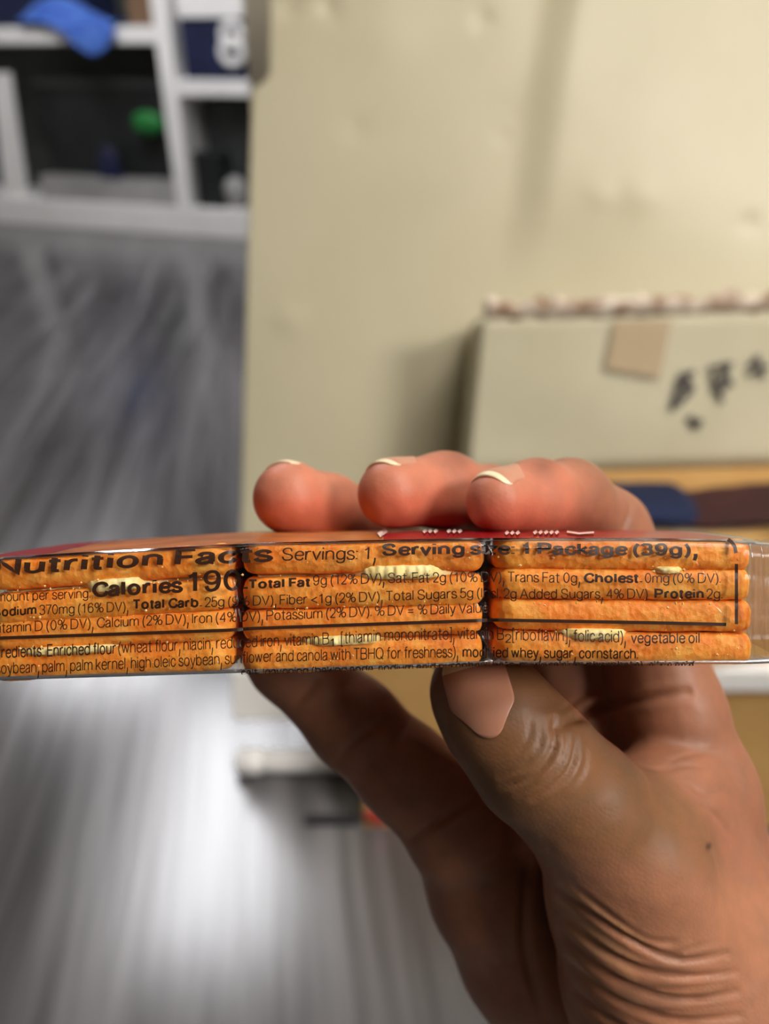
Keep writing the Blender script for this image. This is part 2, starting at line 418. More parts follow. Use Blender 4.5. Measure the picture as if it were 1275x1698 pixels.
# folded cloths between the cartons
def folded(name, x0, x1, y0, y1, z0, z1, m, label, seed, slope=0.0):
    NU, NV = 40, 20; V = []
    for i in range(NU):
        x = x0 + (x1 - x0) * i / (NU - 1)
        ex = min(1, min(i, NU - 1 - i) / 4)
        for j in range(NV):
            t = 2 * math.pi * j / NV; c, s = math.cos(t), math.sin(t)
            sx = math.copysign(abs(c) ** 0.6, c); sz = math.copysign(abs(s) ** 0.6, s)
            k = 0.55 + 0.45 * ex ** 0.5
            h = 1 + 0.12 * noise.noise(Vector((x * 30, j * 0.9, seed)))
            V.append((x, (y0 + y1) / 2 + (y1 - y0) / 2 * sx * k * h, z0 + slope * (x - x0) + (z1 - z0) / 2 * (1 + sz * k * (h if s > 0 else 1))))
    fs = grid_faces(NU, NV, False, True) + [tuple(range(NV)), tuple((NU - 1) * NV + k for k in range(NV))]
    o = recalc(mesh(name, V, fs, m)); return props(o, label, 'cloth')
q0 = on_plane(1030, 908, (0, fy - 0.02, 0), Vector((0, -1, 0))); q1 = on_plane(1180, 815, (0, fy - 0.02, 0), Vector((0, -1, 0)))
folded('folded_cloth', q0.x - 0.05, q1.x, fy - 0.02, fy + 0.06, max(q0.z, t0.z), max(q0.z, t0.z) + 0.02, M_navycloth, 'folded navy blue cloth just right of the index finger', 3)
m0 = on_plane(1120, 900, (0, fy - 0.02, 0), Vector((0, -1, 0)))
folded('folded_cloth', m0.x, m0.x + 0.30, fy - 0.02, fy + 0.06, m0.z + 0.010, m0.z + 0.02, M_maroon, 'folded dark maroon cloth under the torn carton, right of the navy cloth', 7, 0.1)
# cardboard sheet under the torn carton
V = []
for x in (bl[0] - 0.01, 0.60):
    vb = bl[1] + (br[1] - bl[1]) / (br[0] - bl[0]) * (x - bl[0]) - 0.003
    for dv in (-0.045, 0.0):
        for off in (0.02, BO + 0.004): V.append(ppt(x, vb + dv * (1 if x > 0.3 else 0.8), off))
_, f = box_vf(0, 1, 0, 1, 0, 1)
o = recalc(mesh('cardboard_tray', V, f, M_tan, smooth=False)); bevel(o, 0.004)
props(o, 'thin tan cardboard tray directly under the torn carton', 'tray')
# black strip on the floor
s0 = on_plane(505, 1362, (0, 0, 0), Zup); s1 = on_plane(592, 1362, (0, 0, 0), Zup)
v, f = box_vf(s0.x, s1.x, s0.y - 0.008, s0.y + 0.008, 0, 0.008); o = bevel(mesh('black_strip', v, f, M_black, smooth=False), 0.003)
props(o, 'short black strip lying on the floor beside the tan carton', 'strip')

# ------------------------------------------------------------------ white shelving unit at the far end
A = on_plane(0, 370, (0, 0, 0), Zup); B = on_plane(412, 398, (0, 0, 0), Zup)
SU = (B - A).normalized(); SN = Vector((SU.y, -SU.x, 0))         # SN towards the camera
if SN.y > 0: SN = -SN
def sh(px, py):
    p = on_plane(px, py, A, SN); return (p - A).dot(SU), p.z
def sbox(name, s0, s1, d0, d1, z0, z1, m, parent=None, bev=0.006):
    V = [A + SU * s - SN * d + Vector((0, 0, z)) for s in (s0, s1) for d in (d0, d1) for z in (z0, z1)]
    _, f = box_vf(0, 1, 0, 1, 0, 1); o = recalc(mesh(name, V, f, m, parent, False)); return bevel(o, bev) if bev else o
def shelving():
    root = empty('shelving_unit', A + SU * 0.5, 'white open shelving unit full of dark bins, behind the grey floor', 'shelf')
    D = 0.42
    sB0, _ = sh(272, 180); sB1, _ = sh(298, 180); sR, _ = sh(470, 250); sL = -1.1
    _, zbase = sh(150, 335); _, z1a = sh(130, 73); _, z1b = sh(130, 44); _, z2a = sh(350, 160); _, z2b = sh(350, 132)
    ztop = 1.9
    sbox('base_board', sL, sR, 0, D, 0.0, zbase, M_white, root)
    sbox('upright', sB0, sB1, 0.0, D, zbase, ztop, M_white, root)
    sbox('upright', sR, sR + 0.05, 0.0, D, 0, ztop, M_white, root)
    sbox('upright', sL, sL + 0.05, 0.0, D, zbase, ztop, M_white, root)
    sbox('shelf_board', sL + 0.05, sB0, 0.0, D, z1a, z1b, M_white, root)
    sbox('shelf_board', sB1, sR, 0.0, D, z2a, z2b, M_white, root)
    sbox('top_board', sL, sR + 0.05, 0.0, D, ztop, ztop + 0.05, M_white, root)
    sbox('back_board', sL, sR + 0.05, D, D + 0.02, 0, ztop, M_dgrey, root)
    return dict(sB0=sB0, sB1=sB1, sR=sR, zbase=zbase, z1b=z1b, z1a=z1a, z2a=z2a, z2b=z2b, D=D)
K = shelving()
def open_bin(name, s0, s1, d0, d1, z0, z1, m, label, cat='bin', rim=None):
    root = empty(name, A + SU * ((s0 + s1) / 2) - SN * ((d0 + d1) / 2) + Vector((0, 0, z0)), label, cat)
    t = 0.012; V, Fc = [], []
    for b in ((s0, s1, d0, d0 + t, z0, z1), (s0, s1, d1 - t, d1, z0, z1), (s0, s0 + t, d0 + t, d1 - t, z0, z1), (s1 - t, s1, d0 + t, d1 - t, z0, z1), (s0 + t, s1 - t, d0 + t, d1 - t, z0, z0 + t)):
        o0 = len(V); V += [A + SU * s - SN * d + Vector((0, 0, z)) for s in b[:2] for d in b[2:4] for z in b[4:]]
        _, f = box_vf(0, 1, 0, 1, 0, 1); Fc += [tuple(i + o0 for i in q) for q in f]
    recalc(mesh('tub', V, Fc, m, root, False))
    if rim:
        V, Fc = [], []
        for b in ((s0 - .015, s1 + .015, d0 - .015, d0), (s0 - .015, s1 + .015, d1, d1 + .015), (s0 - .015, s0, d0, d1), (s1, s1 + .015, d0, d1)):
            o0 = len(V); V += [A + SU * s - SN * d + Vector((0, 0, z)) for s in b[:2] for d in b[2:4] for z in (z1 - .05, z1)]
            _, f = box_vf(0, 1, 0, 1, 0, 1); Fc += [tuple(i + o0 for i in q) for q in f]
        recalc(mesh('rim', V, Fc, rim, root, False))
    return root
# lower left bay: black crate, green and blue things in it, pale grey tray in front, white board leaning at its left
z0 = K['zbase'] + 0.001
sa, _ = sh(48, 240); sb, _ = sh(262, 240)
_, zc = sh(150, 130)
open_bin('storage_crate', sa, K['sB0'] - 0.03, 0.16, 0.40, z0, zc, M_black, 'large black storage crate in the lower left bay of the shelving', 'crate', M_dgrey)
s0_, zq = sh(62, 292); s1_, _ = sh(262, 292)
open_bin('storage_tray', s0_, K['sB0'] - 0.012, 0.012, 0.13, z0, zq, M_lgrey, 'low light grey tray in front of the black crate', 'tray')
def blob(name, s, d, z, rs, rd, rz, m, label, cat, seed):
    V = []; NU, NV = 24, 14
    for j in range(NV + 1):
        ph = math.pi * j / NV
        for i in range(NU):
            t = 2 * math.pi * i / NU; k = 1 + 0.25 * noise.noise(Vector((math.cos(t) * 1.5 + seed, math.sin(t) * 1.5, ph * 1.3)))
            V.append(A + SU * (s + rs * k * math.sin(ph) * math.cos(t)) - SN * (d + rd * k * math.sin(ph) * math.sin(t)) + Vector((0, 0, z + rz * (1 - math.cos(ph)))))
    return props(recalc(mesh(name, V, grid_faces(NV + 1, NU, False, True), m)), label, cat)
gs, gz = sh(235, 228); bs, bz = sh(172, 290)
_, gz2 = sh(235, 185); _, bz2 = sh(172, 250)
blob('green_pouch', gs, 0.085, gz, 0.10, 0.04, (gz2 - gz) / 2, M_green, 'small green pouch hanging against the black crate', 'pouch', 2)
blob('blue_pouch', bs, 0.07, z0 + 0.02, 0.075, 0.03, (bz2 - z0) / 2, M_navy, 'small dark blue pouch standing in the light grey tray', 'pouch', 5)
# leaning white board
p1 = sh(-22, 120); p2 = sh(8, 120); p3 = sh(5, 338); p4 = sh(42, 338)
V = []
for d in (0.03, 0.055):
    for s, z in ((p1[0], p1[1]), (p2[0], p2[1]), (p4[0], z0), (p3[0], z0)): V.append(A + SU * s - SN * d + Vector((0, 0, z)))
o = recalc(mesh('white_board', V, [(0, 1, 2, 3), (7, 6, 5, 4), (0, 4, 5, 1), (1, 5, 6, 2), (2, 6, 7, 3), (3, 7, 4, 0)], M_white, smooth=False))
props(o, 'narrow white board leaning in the lower left bay beside the crate', 'board')
# upper left bay: navy bin, blue cloth over the edge, brown box
zt = K['z1b'] + 0.001
sa, _ = sh(-60, 30); sb, _ = sh(60, 30)
open_bin('storage_bin', sa, sb + 0.25, 0.10, 0.38, zt, zt + 0.3, M_navy, 'wide navy bin on the upper left shelf behind the blue cloth', 'bin')
sa, _ = sh(205, 20); sb, _ = sh(255, 20)
rb = empty('small_box', A + SU * (sa + sb) / 2 - SN * 0.15 + Vector((0, 0, zt)), 'small brown box beside the blue cloth on the upper shelf', 'box')
sbox('body', sa, min(sb + 0.03, K['sB0'] - 0.01), 0.04, 0.3, zt, zt + 0.26, M_brown, rb, 0.004); sbox('lid', sa - 0.004, min(sb + 0.034, K['sB0'] - 0.006), 0.036, 0.304, zt + 0.262, zt + 0.29, M_brown, rb, 0.004)
# cloth: drapes from the shelf over its front edge
V = []; NU, NV = 40, 26
pts = [sh(x, 60)[0] for x in (40, 197)]
_, zlow = sh(160, 92)
for i in range(NU):
    u = i / (NU - 1); s = pts[0] + (pts[1] - pts[0]) * u
    low = zlow + (1 - math.exp(-((u - 0.75) / 0.30) ** 2)) * 0.17
    for j in range(NV):
        w = j / (NV - 1); rip = 0.012 * math.sin(u * 22 + 2 * math.sin(w * 4))
        if w < 0.4:
            q = w / 0.4; d = 0.095 - 0.105 * q; z = zt + 0.012 + 0.12 * (1 - q) * (0.5 + 0.5 * math.sin(u * 5)) + 0.01
        else:
            q = (w - 0.4) / 0.6; d = -0.012 - 0.02 * math.sin(q * 2) + 0; z = zt + 0.02 - (zt + 0.02 - low) * q
        V.append(A + SU * s - SN * (d - abs(rip)) + Vector((0, 0, z)))
o = mesh('blue_cloth', V, grid_faces(NU, NV), M_blue); sd = o.modifiers.new('solid', 'SOLIDIFY'); sd.thickness = 0.004
props(o, 'crumpled bright blue cloth hanging over the upper shelf edge', 'cloth')
# right bay
sa, _ = sh(300, 80); _, z9 = sh(340, 30)
rb = open_bin('storage_bin', sa, K['sR'] - 0.03, 0.02, 0.38, K['z2b'] + 0.001, z9, M_navy, 'square navy bin with a white tag in the right bay of the shelving', 'bin')
c_, zc_ = sh(383, 72)
for k, (py, r) in enumerate(((58, 0.055), (86, 0.06))):
    cs, cz = sh(384, py); v, f = [], []
    ring = []
    for i in range(32):
        t = 2 * math.pi * i / 32
        for j in range(8):
            p = 2 * math.pi * j / 8; rr = r + 0.022 * math.cos(p)
            ring.append(A + SU * (cs + rr * math.cos(t)) - SN * (0.006 - 0.014 * math.sin(p)) + Vector((0, 0, cz + rr * math.sin(t) * 0.9)))
    o = recalc(mesh('tag_loop', ring, grid_faces(32, 8, True, True), M_white, rb)); o['label'] = 'white loop of the tag'
rb = empty('white_box', A + SU * (sa + 0.2) - SN * 0.2 + Vector((0, 0, z9 + 0.002)), 'white box set on top of the square navy bin', 'box')
sbox('body', sa - 0.0, K['sR'] - 0.02, 0.005, 0.36, z9 + 0.002, z9 + 0.2, M_white, rb); sbox('lid', sa - 0.01, K['sR'] - 0.015, 0.0, 0.365, z9 + 0.201, z9 + 0.24, M_white, rb)
sa, _ = sh(318, 250); _, zt2 = sh(340, 170)
open_bin('storage_bin', sa, K['sR'] - 0.03, 0.18, 0.40, z0, zt2, M_dgrey, 'dark grey bin in the lower right bay of the shelving', 'bin')
s5, _ = sh(335, 300); _, z5 = sh(335, 262)
rb = empty('black_box', A + SU * s5 - SN * 0.1 + Vector((0, 0, z0)), 'small black box in front of the dark grey bin', 'box')
sbox('body', s5 - 0.07, s5 + 0.1, 0.05, 0.16, z0, z5, M_black, rb); sbox('lid', s5 - 0.075, s5 + 0.105, 0.045, 0.165, z5 + 0.001, z5 + 0.02, M_black, rb)
s6, _ = sh(382, 310)
blob('grey_pouch', s6, 0.07, z0, 0.07, 0.05, 0.085, M_lgrey, 'light grey pouch beside the small black box', 'pouch', 8)

# ------------------------------------------------------------------ snack pack: outline in the hand-held frame
PK_O = to_world(J(640, 1000, 145))                      # origin of the pack
X_TOP = [-400, -60, 0, 130, 260, 430, 640, 800, 1000, 1215, 1262, 1300, 1600]
Y_TOP = [970, 928, 924, 916, 909, 900, 895, 892, 892, 894, 899, 903, 930]
X_BOT = [-400, -60, 0, 200, 390, 560, 680, 800, 1000, 1262, 1300, 1600]
Y_BOT = [1090, 1131, 1128, 1122, 1116, 1110, 1106, 1101, 1101, 1101, 1098, 1070]
X_FAR = [-400, -60, 20, 130, 190, 430, 640, 800, 1000, 1150, 1215, 1300]
Y_FAR = [960, 935, 923, 900, 896, 881, 880, 879, 879, 880, 890, 905]
ZF, ZB = 124.4, 163.5
GAPS = ((394, 6, 0.6), (813, 10, 1.1))
def smooth_interp(xs, ys, x, r=25):
    return sum(np.interp(x + o, xs, ys) for o in (-r, -r / 2, 0, r / 2, r)) / 5
def top_y(px): return smooth_interp(X_TOP, Y_TOP, px)
def bot_y(px): return smooth_interp(X_BOT, Y_BOT, px)
def film_d(px, py):
    t, b = top_y(px), bot_y(px); v = (py - t) / (b - t)
    d = ZF + 1.5 * np.clip(abs(2 * v - 1), 0, 1.1) ** (10 - (5.5 * sm(px, 770, 830) * (1 - sm(px, 1080, 1150)) if v < .5 else 0))
    for g, w, gd in GAPS:
        gx = g + 7 * math.sin(v * 5 + g)
        d += gd * math.exp(-((px - gx) / w) ** 2) * (0.5 + 0.5 * min(1, v * 3))
    for vv in (0.26, 0.5, 0.76):
        d += 0.22 * math.exp(-((v - vv) / 0.035) ** 2)
    d += 0.10 * noise.noise(Vector((px * 0.012, py * 0.03, 1.0))) + 0.05 * noise.noise(Vector((px * 0.05, py * 0.02, 4.0)))
    d += 0.35 * noise.noise(Vector((px * 0.022, py * 0.05, 9.0))) * np.clip(1 - v * 6, 0, 1)
    if px > 1235: d += 0.012 * (px - 1235) + 0.06 * math.sin(py * 0.23) * min(1, (px - 1235) / 25)
    return d

pack = empty('snack_pack_wrapper', PK_O, 'clear and red printed plastic wrapper around the orange sandwich crackers, held in the hand', 'wrapper')
def hand_mesh(name, mm, faces, m, parent=None, smooth=True, origin=None):
    return mesh(name, to_world_np(mm), faces, m, parent, smooth, origin)

def spline(P, n=5):
    P = [np.array(p, float) for p in P]; closed = np.allclose(P[0], P[-1]); out = []
    for i in range(len(P) - 1):
        p1, p2 = P[i], P[i + 1]
        p0 = P[i - 1] if i > 0 else (P[-2] if closed else 2 * p1 - p2)
        p3 = P[i + 2] if i + 2 < len(P) else (P[1] if closed else 2 * p2 - p1)
        for k in range(n):
            t = k / n; out.append(0.5 * ((2 * p1) + (-p0 + p2) * t + (2 * p0 - 5 * p1 + 4 * p2 - p3) * t * t + (-p0 + 3 * p1 - 3 * p2 + p3) * t ** 3))
    out.append(P[-1]); return out

def build_film():
    us = np.concatenate([np.arange(-60, 370, 12), np.arange(370, 420, 3), np.arange(420, 785, 12), np.arange(785, 840, 3), np.arange(840, 1230, 12), np.arange(1230, 1305, 4)])
    NF = 40; clear, redv = [], []
    V = []; cols = len(us)
    NB, NK, NTp = 8, 6, 14
    for px in us:
        t, b = top_y(px), bot_y(px); X = (px - CX) / F * ZF
        ring = []
        for k in range(NF):
            py = t + (b - t) * k / (NF - 1); ring.append(J(px, py, film_d(px, py)))
        yb = ring[-1][1]; z0 = ring[-1][2]
        for k in range(1, NB): ring.append(np.array([X, yb - 0.25 * math.sin(math.pi * k / NB), z0 + (ZB - z0) * k / NB]))
        xf = X / ZB * F + CX; yt = -(np.interp(xf, X_FAR, Y_FAR) - CY) / F * ZB
        for k in range(NK): ring.append(np.array([X, yb + (yt - yb) * k / (NK - 1), ZB + 0.2 * math.sin(math.pi * k / (NK - 1))]))
        y0 = ring[0][1]; zt = ring[0][2]
        for k in range(1, NTp):
            q = k / NTp; wr = 0.25 * noise.noise(Vector((X * 0.25, q * 4, 7)))
            ring.append(np.array([X, yt + (y0 - yt) * q + (0.3 + wr) * math.sin(math.pi * q), ZB + (zt - ZB) * q]))
        V += ring
    n = NF + NB - 1 + NK + NTp - 1
    V = np.array(V)
    fs = grid_faces(cols, n, False, True)
    top0 = NF + NB - 1 + NK - 1
    red, clr, org = [], [], []
    for f in fs:
        i, j = f[0] // n, f[0] % n
        X = (us[i] - CX) / F * ZF
        is_top = j >= top0; is_back = NF + NB - 2 <= j < top0
        (red if (is_back or (is_top and (X < -56 or (X > -0.8 and X < 60)))) else org if is_top and X <= -0.8 else clr).append(f)
    for nm, fl, m in (('clear_film', clr, M_film), ('red_printed_film', red, M_redprint), ('orange_printed_film', org, M_orangeprint)):
        used = sorted(set(i for f in fl for i in f)); mp = {a: k for k, a in enumerate(used)}
        o = hand_mesh(nm, V[used], [tuple(mp[i] for i in f) for f in fl], m, pack)
        o['label'] = {'clear_film': 'clear plastic film', 'red_printed_film': 'red printed film', 'orange_printed_film': 'orange brown printed film'}[nm]
    # crimped end seals outside the crackers
    for sgn, xa, xb in ((1, 1304, 1420), (-1, -60, -190)):
        sv = []; NU, NV = 60, 26
        t, b = top_y(xa), bot_y(xa)
        for i in range(NU):
            q = i / (NU - 1); px = xa + (xb - xa) * q
            for j in range(NV):
                w = j / (NV - 1); py = t + (b - t) * w; c = (t + b) / 2
                zig = 0.12 * math.sin(i * 1.1) * min(1, q * 4)
                d0 = film_d(xa, py); dd = d0 + (146 - d0) * sm(q, 0, 0.35) + zig
                p = J(px, py, 124.4); p[2] = dd; p[1] += 0.2 * math.sin(i * .7 + j) * q; sv.append(p)
        o = hand_mesh('end_seal', np.array(sv), grid_faces(NU, NV), M_seal, pack); o['label'] = 'crimped end seal of the wrapper'
build_film()
# raised folds added on the film, shaped to give its glints
def folds():
    V, Fc = [], []
    for pts, rad in (([(792, 1026), (797, 1050), (808, 1078), (826, 1098)], .16), ([(783, 922), (792, 908), (812, 904), (840, 911), (905, 909), (980, 913)], .15), ([(806, 902), (815, 918), (812, 934)], .14),
                     ([(377, 934), (386, 922), (400, 913), (428, 909)], .15), ([(1152, 930), (1166, 952), (1170, 985), (1186, 1008)], .14), ([(1180, 1000), (1200, 1022), (1203, 1040)], .12),
                     ([(1243, 900), (1249, 950), (1244, 1010), (1252, 1094)], .2), ([(1262, 903), (1268, 970), (1264, 1040), (1270, 1090)], .22), ([(392, 1114), (400, 1092), (396, 1070)], .13), ([(386, 960), (392, 985), (388, 1004)], .12), ([(240, 912), (300, 908), (340, 906)], .13)):
        V, Fc = [], []; P = [np.array(front_pt(*p)) for p in spline(pts, 8)]; n0 = 0; n = len(P)
        for i, p in enumerate(P):
            d = P[min(i + 1, n - 1)] - P[max(i - 1, 0)]; d /= np.linalg.norm(d); a = np.cross(d, (0, 0, 1.0)); a /= np.linalg.norm(a); b = np.array((0, 0, -1.0))
            rr = rad * (0.25 + 0.75 * math.sin(math.pi * (0.03 + 0.94 * i / (n - 1))))
            for k_ in range(7):
                t = math.pi * k_ / 6; V.append(p + a * (2.0 * rr * math.cos(t)) + b * (1.1 * rr * math.sin(t)))
        for i in range(n - 1):
            for k_ in range(6): Fc.append((n0 + i * 7 + k_, n0 + (i + 1) * 7 + k_, n0 + (i + 1) * 7 + k_ + 1, n0 + i * 7 + k_ + 1))
        o = hand_mesh('glint_fold', np.array(V), Fc, M_fold, pack); o['label'] = 'thin ridge added on the film to give a glint'
def front_pt(px, py): return J(px, py, film_d(px, py) - 0.02)
M_fold = film_material('glint_film', (0.96, 0.95, 0.94, 1), 0, (1, 1, 1, 1), 0.16, 1.6)
folds()

# ------------------------------------------------------------------ stroke lettering
G = {}
def g(ch, w, *st): G[ch] = (w, st)
s_ = lambda *p: ('s', p)
l_ = lambda *p: ('l', p)
g('A', .74, l_((0, 0), (.5, 1), (1, 0)), l_((.2, .34), (.8, .34)))
g('B', .66, l_((0, 0), (0, 1), (.5, 1)), s_((.5, 1), (.85, .93), (.92, .76), (.82, .58), (.5, .53)), l_((0, .53), (.5, .53)), s_((.5, .53), (.9, .46), (1, .27), (.9, .07), (.5, 0)), l_((.5, 0), (0, 0)))
g('C', .76, s_((.97, .7), (.85, .92), (.55, 1), (.2, .88), (0, .5), (.2, .12), (.55, 0), (.85, .09), (1, .34)))
g('D', .72, l_((.4, 0), (0, 0), (0, 1), (.4, 1)), s_((.4, 1), (.8, .9), (1, .5), (.8, .1), (.4, 0)))
g('E', .58, l_((1, 0), (0, 0), (0, 1), (1, 1)), l_((0, .53), (.92, .53)))
g('F', .54, l_((0, 0), (0, 1), (1, 1)), l_((0, .51), (.88, .51)))
g('H', .66, l_((0, 0), (0, 1)), l_((1, 0), (1, 1)), l_((0, .53), (1, .53)))
g('I', .02, l_((.5, 0), (.5, 1)))
g('N', .68, l_((0, 0), (0, 1), (1, 0), (1, 1)))
g('P', .62, l_((0, 0), (0, 1), (.5, 1)), s_((.5, 1), (.9, .92), (1, .74), (.9, .54), (.5, .47)), l_((.5, .47), (0, .47)))
g('Q', .8, s_((.5, 1), (.14, .86), (0, .5), (.14, .14), (.5, 0), (.86, .14), (1, .5), (.86, .86), (.5, 1)), l_((.62, .2), (1, -.06)))
g('S', .66, s_((.94, .72), (.82, .93), (.5, 1), (.18, .93), (.05, .75), (.2, .58), (.52, .5), (.86, .41), (1, .24), (.84, .06), (.5, 0), (.16, .07), (0, .3)))
g('T', .66, l_((0, 1), (1, 1)), l_((.5, 0), (.5, 1)))
g('V', .72, l_((0, 1), (.5, 0), (1, 1)))
XH = .72
g('a', .52, s_((.06, .5), (.2, .68), (.48, XH), (.78, .66), (.86, .48)), l_((.86, .5), (.86, .1)), s_((.86, .1), (.9, .02), (1, .01)), s_((.86, .44), (.5, .38), (.14, .3), (.0, .16), (.14, .02), (.4, 0), (.7, .07), (.86, .24)))
g('b', .54, l_((0, 0), (0, 1)), s_((0, .36), (.12, .62), (.5, XH), (.88, .6), (1, .36), (.88, .1), (.5, 0), (.12, .1), (0, .36)))
g('c', .5, s_((.97, .5), (.8, .68), (.5, XH), (.14, .6), (0, .36), (.14, .1), (.5, 0), (.82, .06), (1, .25)))
g('d', .54, l_((1, 0), (1, 1)), s_((1, .36), (.88, .62), (.5, XH), (.12, .6), (0, .36), (.12, .1), (.5, 0), (.88, .1), (1, .36)))
g('e', .54, l_((0, .38), (1, .38)), s_((1, .38), (.9, .62), (.5, XH), (.12, .6), (0, .36), (.12, .1), (.5, 0), (.82, .05), (.98, .2)))
g('f', .36, l_((.45, 0), (.45, .82)), s_((.45, .8), (.55, .97), (1, 1)), l_((0, XH), (.95, XH)))
g('g', .54, l_((1, XH), (1, -.02)), s_((1, .0), (.88, -.2), (.5, -.27), (.16, -.2), (.05, -.08)), s_((1, .37), (.88, .62), (.5, XH), (.12, .6), (0, .37), (.12, .12), (.5, .02), (.88, .12), (1, .37)))
g('h', .5, l_((0, 0), (0, 1)), s_((0, .42), (.14, .64), (.5, XH), (.88, .64), (1, .44)), l_((1, .46), (1, 0)))
g('i', .02, l_((.5, 0), (.5, XH)), l_((.5, .9), (.5, 1.02)))
g('k', .5, l_((0, 0), (0, 1)), l_((.92, XH), (0, .24)), l_((.34, .42), (1, 0)))
g('l', .02, l_((.5, 0), (.5, 1)))
g('m', .86, l_((0, 0), (0, XH)), s_((0, .44), (.08, .64), (.28, XH), (.46, .64), (.5, .46)), l_((.5, .48), (.5, 0)), s_((.5, .44), (.58, .64), (.78, XH), (.96, .64), (1, .46)), l_((1, .48), (1, 0)))
g('n', .5, l_((0, 0), (0, XH)), s_((0, .42), (.14, .64), (.5, XH), (.88, .64), (1, .44)), l_((1, .46), (1, 0)))
g('o', .54, s_((.5, XH), (.13, .61), (0, .36), (.13, .1), (.5, 0), (.87, .1), (1, .36), (.87, .61), (.5, XH)))
g('p', .54, l_((0, -.27), (0, XH)), s_((0, .36), (.12, .62), (.5, XH), (.88, .6), (1, .36), (.88, .1), (.5, 0), (.12, .1), (0, .36)))
g('r', .34, l_((0, 0), (0, XH)), s_((0, .38), (.2, .6), (.55, .71), (1, .7)))
g('s', .48, s_((.94, .52), (.8, .67), (.5, XH), (.18, .66), (.08, .53), (.22, .42), (.52, .36), (.86, .29), (1, .17), (.84, .03), (.5, 0), (.16, .05), (0, .21)))
g('t', .38, l_((.45, .95), (.45, .12)), s_((.45, .14), (.55, .01), (.95, .01)), l_((-.02, XH), (1, XH)))
g('u', .5, l_((0, XH), (0, .26)), s_((0, .28), (.12, .07), (.48, 0), (.86, .1), (1, .3)), l_((1, 0), (1, XH)))
g('v', .52, l_((0, XH), (.5, 0), (1, XH)))
g('w', .78, l_((0, XH), (.26, 0), (.5, XH), (.74, 0), (1, XH)))
g('y', .52, l_((0, XH), (.52, 0)), l_((1, XH), (.44, -.2)), s_((.45, -.18), (.32, -.27), (.06, -.26)))
g('z', .48, l_((.02, XH), (1, XH), (0, 0), (1, 0)))
g('0', .54, s_((.5, 1), (.14, .84), (0, .5), (.14, .16), (.5, 0), (.86, .16), (1, .5), (.86, .84), (.5, 1)))
g('1', .54, l_((.6, 0), (.6, 1), (.5, .86), (.15, .76)))
g('2', .54, s_((.02, .68), (.14, .92), (.5, 1), (.86, .9), (.98, .7), (.8, .46), (.4, .22), (.02, .0)), l_((.02, 0), (1, 0)))
g('3', .54, s_((.02, .82), (.18, .96), (.5, 1), (.86, .93), (.95, .75), (.84, .58), (.52, .53)), s_((.52, .53), (.9, .46), (1, .27), (.86, .07), (.5, 0), (.16, .05), (0, .2)))
g('4', .56, l_((.76, 0), (.76, 1), (0, .28), (1, .28)))
g('5', .54, l_((.92, 1), (.2, 1), (.08, .5)), s_((.08, .5), (.3, .62), (.58, .64), (.9, .54), (1, .32), (.86, .08), (.48, 0), (.14, .07), (0, .25)))
g('7', .54, l_((0, 1), (1, 1), (.6, .5), (.34, 0)))
g('6', .54, s_((.94, .76), (.8, .95), (.5, 1), (.15, .86), (0, .45), (.13, .1), (.5, 0), (.88, .1), (1, .33), (.86, .56), (.5, .63), (.15, .54), (.02, .35)))
g('9', .54, s_((.06, .24), (.2, .05), (.5, 0), (.85, .14), (1, .55), (.87, .9), (.5, 1), (.12, .9), (0, .67), (.14, .44), (.5, .37), (.85, .46), (.98, .65)))
g('.', .02, l_((.5, 0), (.5, .1)))
g(',', .1, l_((.8, .1), (.8, -.15), (.0, -.55)))
g(':', .02, l_((.5, 0), (.5, .1)), l_((.5, .6), (.5, .71)))
g('(', .2, s_((1, 1.03), (.3, .75), (0, .38), (.3, .0), (1, -.26)))
g(')', .2, s_((0, 1.03), (.7, .75), (1, .38), (.7, .0), (0, -.26)))
g('[', .18, l_((1, 1.03), (0, 1.03), (0, -.24), (1, -.24)))
g(']', .18, l_((0, 1.03), (1, 1.03), (1, -.24), (0, -.24)))
g('%', .9, s_((.22, 1), (.06, .92), (0, .75), (.06, .58), (.22, .5), (.38, .58), (.44, .75), (.38, .92), (.22, 1)), s_((.78, .5), (.62, .42), (.56, .25), (.62, .08), (.78, 0), (.94, .08), (1, .25), (.94, .42), (.78, .5)), l_((.74, 1), (.26, 0)))
g('<', .56, l_((1, .66), (0, .36), (1, .06)))
g('=', .56, l_((0, .48), (1, .48)), l_((0, .22), (1, .22)))

